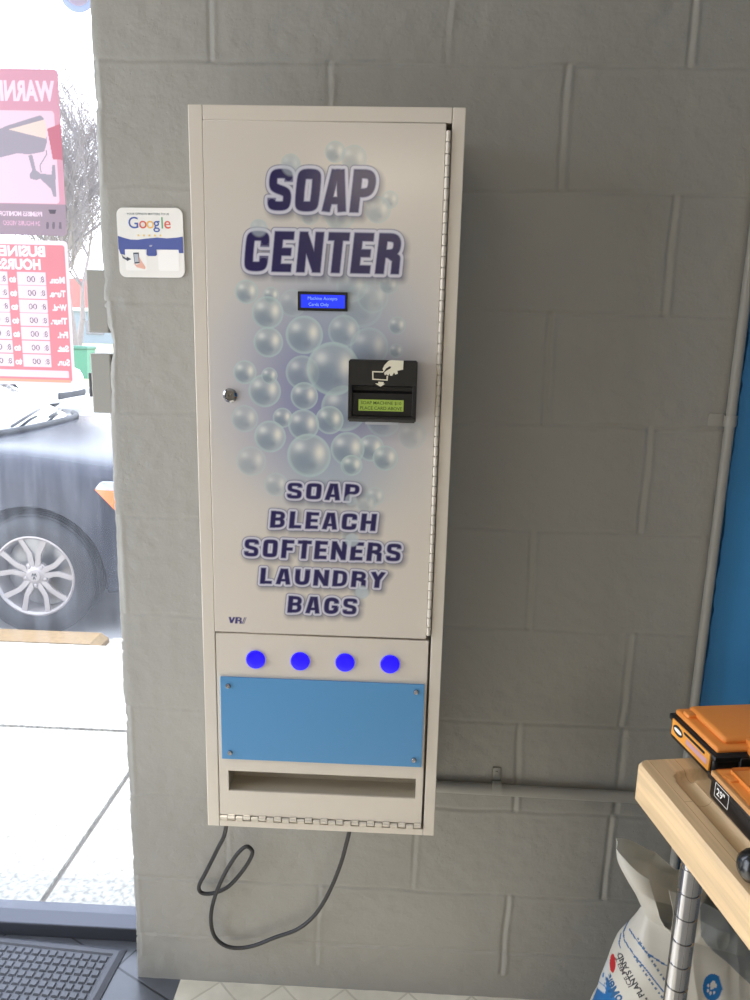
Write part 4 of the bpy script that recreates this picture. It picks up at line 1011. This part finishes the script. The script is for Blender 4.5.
# ================================================================== CAR
def make_car(name, label, paint, group=None, flat_roof=1.46):
    c = thing(name, label, 'car', (0, 0, 0))
    st = [(.90, .60, .50, .30), (.86, .72, .66, .24), (.74, .82, .79, .21), (.5, .895, .86, .2), (.2, .945, .895, .19), (-.05, .975, .905, .19), (-.32, .995, .905, .19), (-.8, .985, .905, .19), (-1.5, .985, .91, .19), (-2.2, 1.0, .91, .19), (-2.75, 1.03, .90, .19), (-3.2, 1.05, .865, .21), (-3.5, 1.03, .80, .24), (-3.62, .93, .70, .27), (-3.66, .7, .6, .33)]
    rows = []
    for x, zt_, w_, zb_ in st:
        h_ = zt_-zb_; half = [(0, zt_+.02), (w_*.45, zt_+.012), (w_*.80, zt_-.004), (w_*.925, zt_-.035), (w_*.965, zt_-.10), (w_*.985, zt_-.16), (w_*1.0, zt_-h_*.38), (w_, zb_+h_*.25), (w_*.975, zb_+.05), (w_*.9, zb_), (0, zb_)]
        rows.append([(x, -y, z) for y, z in half]+[(x, y, z) for y, z in reversed(half[1:-1])])
    bm = bmesh.new(); R_w = [[bm.verts.new(p) for p in r] for r in rows]; n_ = len(rows[0])
    for a_, b_ in zip(R_w, R_w[1:]):
        for i in range(n_): bm.faces.new((a_[i], a_[(i+1) % n_], b_[(i+1) % n_], b_[i]))
    bm.faces.new(R_w[0]); bm.faces.new(R_w[-1][::-1]); bmesh.ops.recalc_face_normals(bm, faces=bm.faces[:])
    body = new_obj('body', bm, [paint, M_arch], c, True)
    ss = body.modifiers.new('s', 'SUBSURF'); ss.levels = ss.render_levels = 3
    cuts = bmesh.new()
    for x in (0, -2.70):
        for sy in (-1, 1):
            t_ = bmesh.new(); lathe(t_, [(0, 0), (.375, 0), (.375, .5), (0, .5)], 40, Matrix.Translation((x, sy*.70 if sy > 0 else -1.20, .325)) @ Matrix.Rotation(-PI/2, 4, 'X')); merge(cuts, t_)
    bmesh.ops.recalc_face_normals(cuts, faces=cuts.faces[:])
    cme = bpy.data.meshes.new('cut'); cuts.to_mesh(cme); cuts.free(); cme.materials.append(M_arch); cob = bpy.data.objects.new('cut', cme); COL.objects.link(cob)
    bo = body.modifiers.new('b', 'BOOLEAN'); bo.object = cob; bo.operation = 'DIFFERENCE'; bo.solver = 'EXACT'; bo.material_mode = 'TRANSFER'
    dg = bpy.context.evaluated_depsgraph_get(); dg.update(); nm = bpy.data.meshes.new_from_object(body.evaluated_get(dg)); body.modifiers.clear(); body.data = nm; bpy.data.objects.remove(cob)
    try: nm.set_sharp_from_angle(angle=math.radians(40))
    except Exception: pass
    # cabin
    zr = flat_roof
    base = [(-.28, -.0), (-.32, -.40), (-.48, -.74), (-1.1, -.80), (-2.2, -.80), (-2.9, -.74), (-3.12, -.5), (-3.16, 0)]
    top = [(-1.22, 0), (-1.23, -.35), (-1.3, -.55), (-1.6, -.58), (-2.1, -.58), (-2.4, -.55), (-2.55, -.4), (-2.58, 0)]
    base = base+[(x, -y) for x, y in reversed(base[1:-1])]; top = top+[(x, -y) for x, y in reversed(top[1:-1])]
    bm = bmesh.new(); zb0 = .985
    r0 = [bm.verts.new((x, y, zb0-.02)) for x, y in base]; r1 = [bm.verts.new((x, y, zr-.02)) for x, y in top]
    nb_ = len(base); r2 = [bm.verts.new((x*.98-.04, y*.8, zr+.015)) for x, y in top]
    for i in range(nb_):
        bm.faces.new((r0[i], r0[(i+1) % nb_], r1[(i+1) % nb_], r1[i])); bm.faces.new((r1[i], r1[(i+1) % nb_], r2[(i+1) % nb_], r2[i]))
    bm.faces.new(r2); new_obj('cabin', bm, paint, c, 40)
    def inset_panel(name_, idxs, m_, gap=.05, off=.006):
        # a glazed panel over several facets, kept clear of the pillars
        b0 = [Vector((base[i % nb_][0], base[i % nb_][1], zb0-.02)) for i in idxs]; t0 = [Vector((top[i % nb_][0], top[i % nb_][1], zr-.02)) for i in idxs]
        bm_ = bmesh.new(); lo_, hi_ = [], []
        cen = sum(b0+t0, Vector())/(2*len(b0))
        for k_, (p_, q_) in enumerate(zip(b0, t0)):
            a_, d_ = p_.lerp(q_, .05), p_.lerp(q_, .93)
            if k_ == 0: nxt_b, nxt_t = b0[1], t0[1]; a_ = a_.lerp(nxt_b.lerp(nxt_t, .05), gap); d_ = d_.lerp(nxt_b.lerp(nxt_t, .93), gap)
            if k_ == len(b0)-1: pb, pt_ = b0[-2], t0[-2]; a_ = a_.lerp(pb.lerp(pt_, .05), gap); d_ = d_.lerp(pb.lerp(pt_, .93), gap)
            o_ = Vector((cen.x+1.6, cen.y, cen.z+.8)); 
            lo_.append(a_); hi_.append(d_)
        nrm = (lo_[-1]-lo_[0]).cross(hi_[0]-lo_[0]).normalized(); ctr = Vector((-1.6, 0, 1.1))
        if nrm.dot(cen-ctr) < 0: nrm = -nrm
        V0 = [bm_.verts.new(p_+nrm*off) for p_ in lo_]; V1 = [bm_.verts.new(p_+nrm*off) for p_ in hi_]
        W0 = [bm_.verts.new(p_-nrm*off) for p_ in lo_]; W1 = [bm_.verts.new(p_-nrm*off) for p_ in hi_]
        for k_ in range(len(lo_)-1):
            bm_.faces.new((V0[k_], V0[k_+1], V1[k_+1], V1[k_])); bm_.faces.new((W0[k_], W1[k_], W1[k_+1], W0[k_+1]))
        allb = V0+V1[::-1]; allw = W0+W1[::-1]
        for k_ in range(len(allb)): bm_.faces.new((allb[k_], allb[(k_+1) % len(allb)], allw[(k_+1) % len(allb)], allw[k_]))
        return new_obj(name_, bm_, m_, c, 40)
    inset_panel('windshield', [nb_-2, nb_-1, 0, 1, 2], M_cglass, .10)
    inset_panel('side_window', [2, 3, 4, 5], M_cglass, .12); inset_panel('side_window', [nb_-5, nb_-4, nb_-3, nb_-2], M_cglass, .12); inset_panel('rear_window', [6, 7, 8], M_cglass, .08)
    # cowl and wiper
    bm = bmesh.new(); tube(bm, catmull([(-.46, -.72, 1.0), (-.30, -.40, 1.012), (-.26, 0, 1.016), (-.30, .40, 1.012), (-.46, .72, 1.0)], 6), .018, 8); new_obj('cowl', bm, M_arch, c, True)
    bm = bmesh.new(); tube(bm, [(-.34, -.35, 1.03), (-.42, .1, 1.07), (-.44, .2, 1.075)], .008, 6); tube(bm, [(-.36, .15, 1.03), (-.46, .55, 1.045)], .008, 6); new_obj('wiper', bm, M_black, c, True)
    for sy in (-1, 1):
        bm = bmesh.new(); q_ = [(.345, .80), (.37, .83), (.56, .82), (.72, .77), (.70, .70), (.60, .65), (.49, .655)]
        # lamp shell follows the wing
        def wy(x_): return np.interp(-x_, [-.90, -.86, -.74, -.5, -.2, .05], [.50, .66, .79, .862, .893, .905])
        f_ = [bm.verts.new((x_, sy*(wy(x_)-.004), z_)) for x_, z_ in q_]; g_ = [bm.verts.new((x_, sy*(wy(x_)-.10), z_)) for x_, z_ in q_]
        bm.faces.new(f_); bm.faces.new(g_[::-1])
        for k_ in range(len(q_)): bm.faces.new((f_[k_], f_[(k_+1) % 7], g_[(k_+1) % 7], g_[k_]))
        hl = new_obj('headlight', bm, M_lamp, c)
        bm = bmesh.new(); q_ = [(.345, .795), (.45, .785), (.50, .70), (.495, .65), (.465, .66)]
        f_ = [bm.verts.new((x_, sy*(wy(x_)+.006), z_)) for x_, z_ in q_]; g_ = [bm.verts.new((x_, sy*(wy(x_)-.05), z_)) for x_, z_ in q_]
        bm.faces.new(f_); bm.faces.new(g_[::-1])
        for k_ in range(5): bm.faces.new((f_[k_], f_[(k_+1) % 5], g_[(k_+1) % 5], g_[k_]))
        new_obj('side_marker', bm, M_amber, hl)
        bm = bmesh.new(); box(bm, (-1.36, sy*.93-.09, 1.03), (-1.22, sy*.93+.08, 1.15), .03, 3); new_obj('mirror', bm, paint, c, 40)
        for x in (0, -2.70):
            wl = bmesh.new(); T = Matrix.Translation((x, sy*.895, .325)) @ Matrix.Rotation(-sy*PI/2, 4, 'X')      # local +z outwards
            T = Matrix.Translation((x, sy*.68, .325)) @ Matrix.Rotation(-sy*PI/2, 4, 'X')
            prof_ = [(.20, 0), (.30, 0), (.320, .02)]
            for k_ in range(5): prof_ += [(.325, .03+k_*.032), (.325, .052+k_*.032), (.319, .054+k_*.032), (.319, .060+k_*.032)]
            prof_ += [(.318, .195), (.300, .212), (.265, .219), (.235, .214), (.216, .205), (.212, .18), (.205, .02)]
            lathe(wl, prof_, 64, T); ty = new_obj('tyre', wl, M_tyre, c, 40); ty.name = 'tyre'
            bm = bmesh.new()
            lathe(bm, [(.212, .03), (.210, .19), (.2155, .206), (.208, .208), (.198, .196), (.196, .05), (.212, .03)], 64, T)
            for k_ in range(5):
                for dsp in (-1, 1):
                    a_ = 2*PI*k_/5+.3; t_ = bmesh.new()
                    q_ = [(.040, dsp*.004), (.060, dsp*.030), (.115, dsp*.036), (.200, dsp*.082), (.200, dsp*.050), (.120, dsp*.010), (.06, dsp*.002)]
                    lo_ = [t_.verts.new((r_, o_, .165+(.03 if r_ > .15 else .012))) for r_, o_ in q_]; hi_ = [t_.verts.new((r_*1.0, o_, .190+(.012 if r_ > .15 else 0))) for r_, o_ in q_]
                    t_.faces.new(hi_); t_.faces.new(lo_[::-1])
                    for z_ in range(7): t_.faces.new((lo_[z_], lo_[(z_+1) % 7], hi_[(z_+1) % 7], hi_[z_]))
                    bmesh.ops.transform(t_, matrix=T @ Matrix.Rotation(a_, 4, 'Z'), verts=t_.verts[:]); merge(bm, t_)
                a_ = 2*PI*(k_+.5)/5+.3
                lathe(bm, [(.010, .17), (.010, .190), (.006, .193), (0, .193)], 10, T @ Matrix.Translation((.055*math.cos(a_), .055*math.sin(a_), 0)))
            lathe(bm, [(.075, .165), (.072, .182), (.045, .190), (.032, .196), (.030, .200), (0, .201)], 32, T)
            rim_ = new_obj('rim', bm, M_alloy, ty, 35)
            bm = bmesh.new(); lathe(bm, [(0, .06), (.19, .06), (.19, .10), (0, .10)], 40, T); new_obj('brake_disc', bm, M_steel, ty, 40)
            # round badge in the wheel's middle: a ring with a V over a W
            bp_, _ = block_text('V', -.008, .008, .001, .018, 0, ((0, 0),)); bq_, _ = block_text('W', -.015, .015, -.016, .001, 0, ((0, 0),))
            bm = bmesh.new()
            for q_, _k in bp_+bq_:
                try: bm.faces.new([bm.verts.new(T @ Vector(((a_ if sy < 0 else -a_), -b_, .2015))) for a_, b_ in q_])
                except Exception: pass
            new_obj('badge', bm, M_blk, ty)
    # rub strip along the sill
    for sy in (-1, 1):
        bm = bmesh.new(); box(bm, (-2.3, sy*.90-.015, .24), (-.4, sy*.90+.015, .30), .01); new_obj('sill_trim', bm, M_arch, c)
    bm = bmesh.new(); box(bm, (.70, -.58, .30), (.905, .58, .44), .04, 3); new_obj('grille', bm, M_arch, c, 40)
    for sy in (-1, 1):
        bm = bmesh.new(); box(bm, (-3.66, sy*.62-.13, .80), (-3.42, sy*.62+.13, .94), .03, 3); new_obj('tail_light', bm, mat('tail_red', (170, 20, 20), .25, coat=.5), c, 40)
    return c
def copy_tree(o, parent=None):
    n_ = o.copy(); COL.objects.link(n_); n_.parent = parent
    for ch in list(o.children): copy_tree(ch, n_)
    return n_
M_arch = mat('arch_black', (26, 26, 28), .7); M_tyre = mat('tyre_black', (40, 40, 42), .75, bump=.2, bscale=200, var=.15, vscale=15)
M_alloy = mat('alloy', (150, 142, 138), .4, .3); M_lamp = mat('lamp_clear', (190, 194, 200), .12, .3, coat=.5); M_amber = mat('amber', (236, 112, 40), .25, coat=.3)
M_cglass = mat('car_glass', (26, 30, 34), .04, coat=1, spec=.8)
M_dark = mat('dark_car_paint', (34, 36, 46), .22, 0, coat=0, spec=.28, var=.1, vscale=12)
car = make_car('car', 'dark sedan parked along the curb outside the window', M_dark)
q = gz(33, 577, .175); car.location = (q[0], 3.105, -.15)
wc = copy_tree(car)
M_wcar = mat('white_car_paint', (232, 232, 230), .3, coat=1)
for ch in wc.children:
    if ch.name.split('.')[0] in ('body', 'cabin', 'mirror'):
        ch.data = ch.data.copy(); ch.data.materials[0] = M_wcar
wc.location = (-7.2, 12.6, -.15); tag(wc, 'white sedan parked far off across the street, behind the grey steel blocks', 'car')
wc.rotation_euler = (0, 0, 0)

# ================================================================== FAR BACKGROUND
M_bark = mat('bare_bark', (118, 108, 105), .9, var=.1)
def tree(name, label, x, y, h, seed, spread=1.0, leaf=None):
    r = random.Random(seed); segs = []
    def grow(p, d, ln, rad, lvl):
        q_ = p; dd = d.copy()
        for k_ in range(3):
            dd = (dd+Vector((r.uniform(-.18, .18), r.uniform(-.18, .18), r.uniform(-.04, .12)))).normalized(); n_ = q_+dd*ln/3
            segs.append((q_, n_, rad*(1-k_*.2), rad*(1-(k_+1)*.2), lvl)); q_ = n_
            if lvl < 5 and k_ >= (1 if lvl == 0 else 0):
                for _ in range(2 if lvl < 3 else 2):
                    a_ = r.uniform(0, 2*PI); t_ = Vector((math.cos(a_), math.sin(a_), r.uniform(.1, .8))); grow(q_, (dd*.8+t_*.75*spread).normalized(), ln*r.uniform(.5, .72), rad*.5, lvl+1)
    grow(Vector((0, 0, 0)), Vector((0, 0, 1)), h*.42, h*.014, 0)
    c = thing(name, label, 'tree', (x, y, -.06))
    for nm, cond, sg in (('trunk', lambda l: l == 0, 8), ('branches', lambda l: l > 0, 3)):
        vs_, fs_ = [], []
        for a_, b_, ra, rb, l in segs:
            if not cond(l): continue
            d = (b_-a_).normalized(); u_ = d.cross(Vector((.3, .9, .2))).normalized(); w_ = d.cross(u_); b0 = len(vs_)
            ra, rb = max(ra, .006), max(rb, .005)
            for P_, R0 in ((a_, ra), (b_, rb)):
                for k_ in range(sg): vs_.append(tuple(P_+(u_*math.cos(2*PI*k_/sg)+w_*math.sin(2*PI*k_/sg))*R0))
            for k_ in range(sg): fs_.append((b0+k_, b0+(k_+1) % sg, b0+sg+(k_+1) % sg, b0+sg+k_))
        new_obj(nm, (vs_, fs_), M_bark, c)
    if leaf:
        vs_, fs_ = [], []
        for a_, b_, ra, rb, l in segs:
            if l < 4: continue
            for _ in range(2):
                p_ = b_+Vector((r.gauss(0, .12), r.gauss(0, .12), r.gauss(0, .12))); u_ = Vector((r.gauss(0, 1), r.gauss(0, 1), r.gauss(0, 1))).normalized(); w_ = u_.cross(Vector((0, 0, 1))).normalized(); b0 = len(vs_)
                for q_ in (p_-u_*.09, p_+w_*.035, p_+u_*.09, p_-w_*.035): vs_.append(tuple(q_))
                fs_.append((b0, b0+1, b0+2, b0+3))
        new_obj('leaves', (vs_, fs_), leaf, c)
M_leaf = mat('dull_leaf', (62, 72, 54), .7)
tr_spots = [(-13.0, 25.5, 11.0), (-16.4, 36, 12.5), (-28.5, 38.5, 13), (-21.8, 48.5, 15), (-37.5, 54, 16), (-29.5, 62, 17)]
labs = ['bare leafless tree nearest beyond the street, its twigs beside the window signs', 'bare leafless tree second beyond the street, nearer the wall end', 'bare tree behind the warning sign across the street', 'bare tree in the middle of the far grove', 'tall bare tree at the far left behind the signs', 'farthest bare tree at the back of the grove']
for i, ((x, y, h), lb_) in enumerate(zip(tr_spots, labs)):
    tree('bare_tree', lb_, x, y, h, 20+i); [o for o in COL.objects if o.name.startswith('bare_tree')][-1]['group'] = 'bare trees beyond the street'
tree('leafy_tree', 'taller tree still in leaf rising above the warning sign', -14.8, 22, 10.5, 77, .9, M_leaf)
# low red roofed shelter
hs = thing('building', 'low building with red walls and white fascia far beyond the street', 'building', (-36, 76, -.06))
bm = bmesh.new(); box(bm, (-10, 0, 0), (14, 8, 3.2)); new_obj('wall', bm, mat('slate_wall', (120, 130, 138), .8, var=.1), hs)
bm = bmesh.new(); box(bm, (-10.1, -.25, 3.2), (14.1, -.0, 3.5)); new_obj('fascia', bm, mat('fascia_white', (235, 235, 232), .6), hs)
bm = bmesh.new(); box(bm, (-10.1, -.15, 3.5), (14.1, 8.1, 6.4)); new_obj('parapet', bm, mat('brick_red', (176, 96, 92), .85, var=.12), hs)
for i in range(5):
    bm = bmesh.new(); box(bm, (-7+i*3.4, -.06, .9), (-5.2+i*3.4, .02, 2.3)); new_obj('window', bm, M_cglass, hs)
# green lidded bin across the street
qb = gz(83, 381, -.15); bn = thing('waste_bin', 'green lidded waste bin standing across the street', 'bin', (qb[0], qb[1], -.15))
bm = bmesh.new()
t_ = bmesh.new(); bmesh.ops.create_cube(t_, size=1)
for v in t_.verts: kx = .25 if v.co.z < 0 else .31; v.co = Vector((v.co.x*2*kx, v.co.y*2*kx, .5+v.co.z*.9))
merge(bm, t_); new_obj('bin_body', bm, mat('bin_green', (60, 120, 92), .5), bn)
bm = bmesh.new(); box(bm, (-.34, -.36, .95), (.34, .36, 1.06), .04, 3); new_obj('lid', bm, mat('bin_green_dark', (52, 104, 82), .5), bn)
for sy in (-1, 1):
    bm = bmesh.new(); lathe(bm, [(0, -.03), (.1, -.03), (.1, .03), (0, .03)], 16, Matrix.Translation((.26*sy, .25, .1)) @ Matrix.Rotation(PI/2, 4, 'Y')); new_obj('wheel', bm, M_rubber, bn, 40)

# ================================================================== LIGHT
w = bpy.data.worlds.new('sky'); S.world = w; w.use_nodes = True; nt_w = w.node_tree; bg_ = nt_w.nodes['Background']
tc = nt_w.nodes.new('ShaderNodeTexCoord'); sp = nt_w.nodes.new('ShaderNodeSeparateXYZ'); cr = nt_w.nodes.new('ShaderNodeValToRGB')
cr.color_ramp.elements[0].position = .0; cr.color_ramp.elements[0].color = (.86, .90, .96, 1); cr.color_ramp.elements[1].position = .6; cr.color_ramp.elements[1].color = (.72, .82, 1, 1)
nt_w.links.new(tc.outputs['Generated'], sp.inputs[0]); nt_w.links.new(sp.outputs['Z'], cr.inputs['Fac']); nt_w.links.new(cr.outputs['Color'], bg_.inputs['Color'])
bg_.inputs['Strength'].default_value = 5.6
def light(name, kind, loc, energy, col, size=None, sizey=None, target=None, rot=None, angle=None):
    l = bpy.data.lights.new(name, kind); l.energy = energy; l.color = col
    if size: l.shape = 'RECTANGLE'; l.size = size; l.size_y = sizey or size
    if angle: l.angle = angle
    o = bpy.data.objects.new(name, l); COL.objects.link(o); o.location = loc
    if target is not None: o.rotation_euler = (Vector(target)-Vector(loc)).to_track_quat('-Z', 'Y').to_euler()
    return o
light('sun', 'SUN', (0, 10, 10), 4.4, (1, .95, .86), angle=.03, target=(6.5, 10.1, 3.0))
WARM = (1, .90, .76)
WARM = (1, .885, .735)
light('ceiling_lamp_near', 'AREA', (-1.1, -1.7, 2.90), 8, WARM, 1.0, .3, target=(-1.1, -1.7, 0))
light('ceiling_lamp_rear', 'AREA', (-.29, -6.6, 2.90), 46, WARM, 1.2, .4, target=(-.29, -6.6, 0))
light('ceiling_lamp_side', 'AREA', (1.4, -4.2, 2.90), 15, WARM, 1.2, .3, target=(1.4, -4.2, 0))

for nm, loc, tg, sx_, sy_ in (('window_1_portal', (-1.2, .30, 1.25), (-1.2, -2, 1.25), 1.2, 2.5), ('added_window_portal', (-1.93, -.72, 1.17), (0, -.72, 1.17), 1.25, 2.26)):
    o = light(nm, 'AREA', loc, 1, (1, 1, 1), sx_, sy_, target=tg); o.data.cycles.is_portal = True
S.view_settings.view_transform = 'Standard'; S.view_settings.look = 'None'; S.view_settings.exposure = 0.12; S.view_settings.gamma = 1.0
try: S.view_settings.use_curve_mapping = False
except Exception: pass
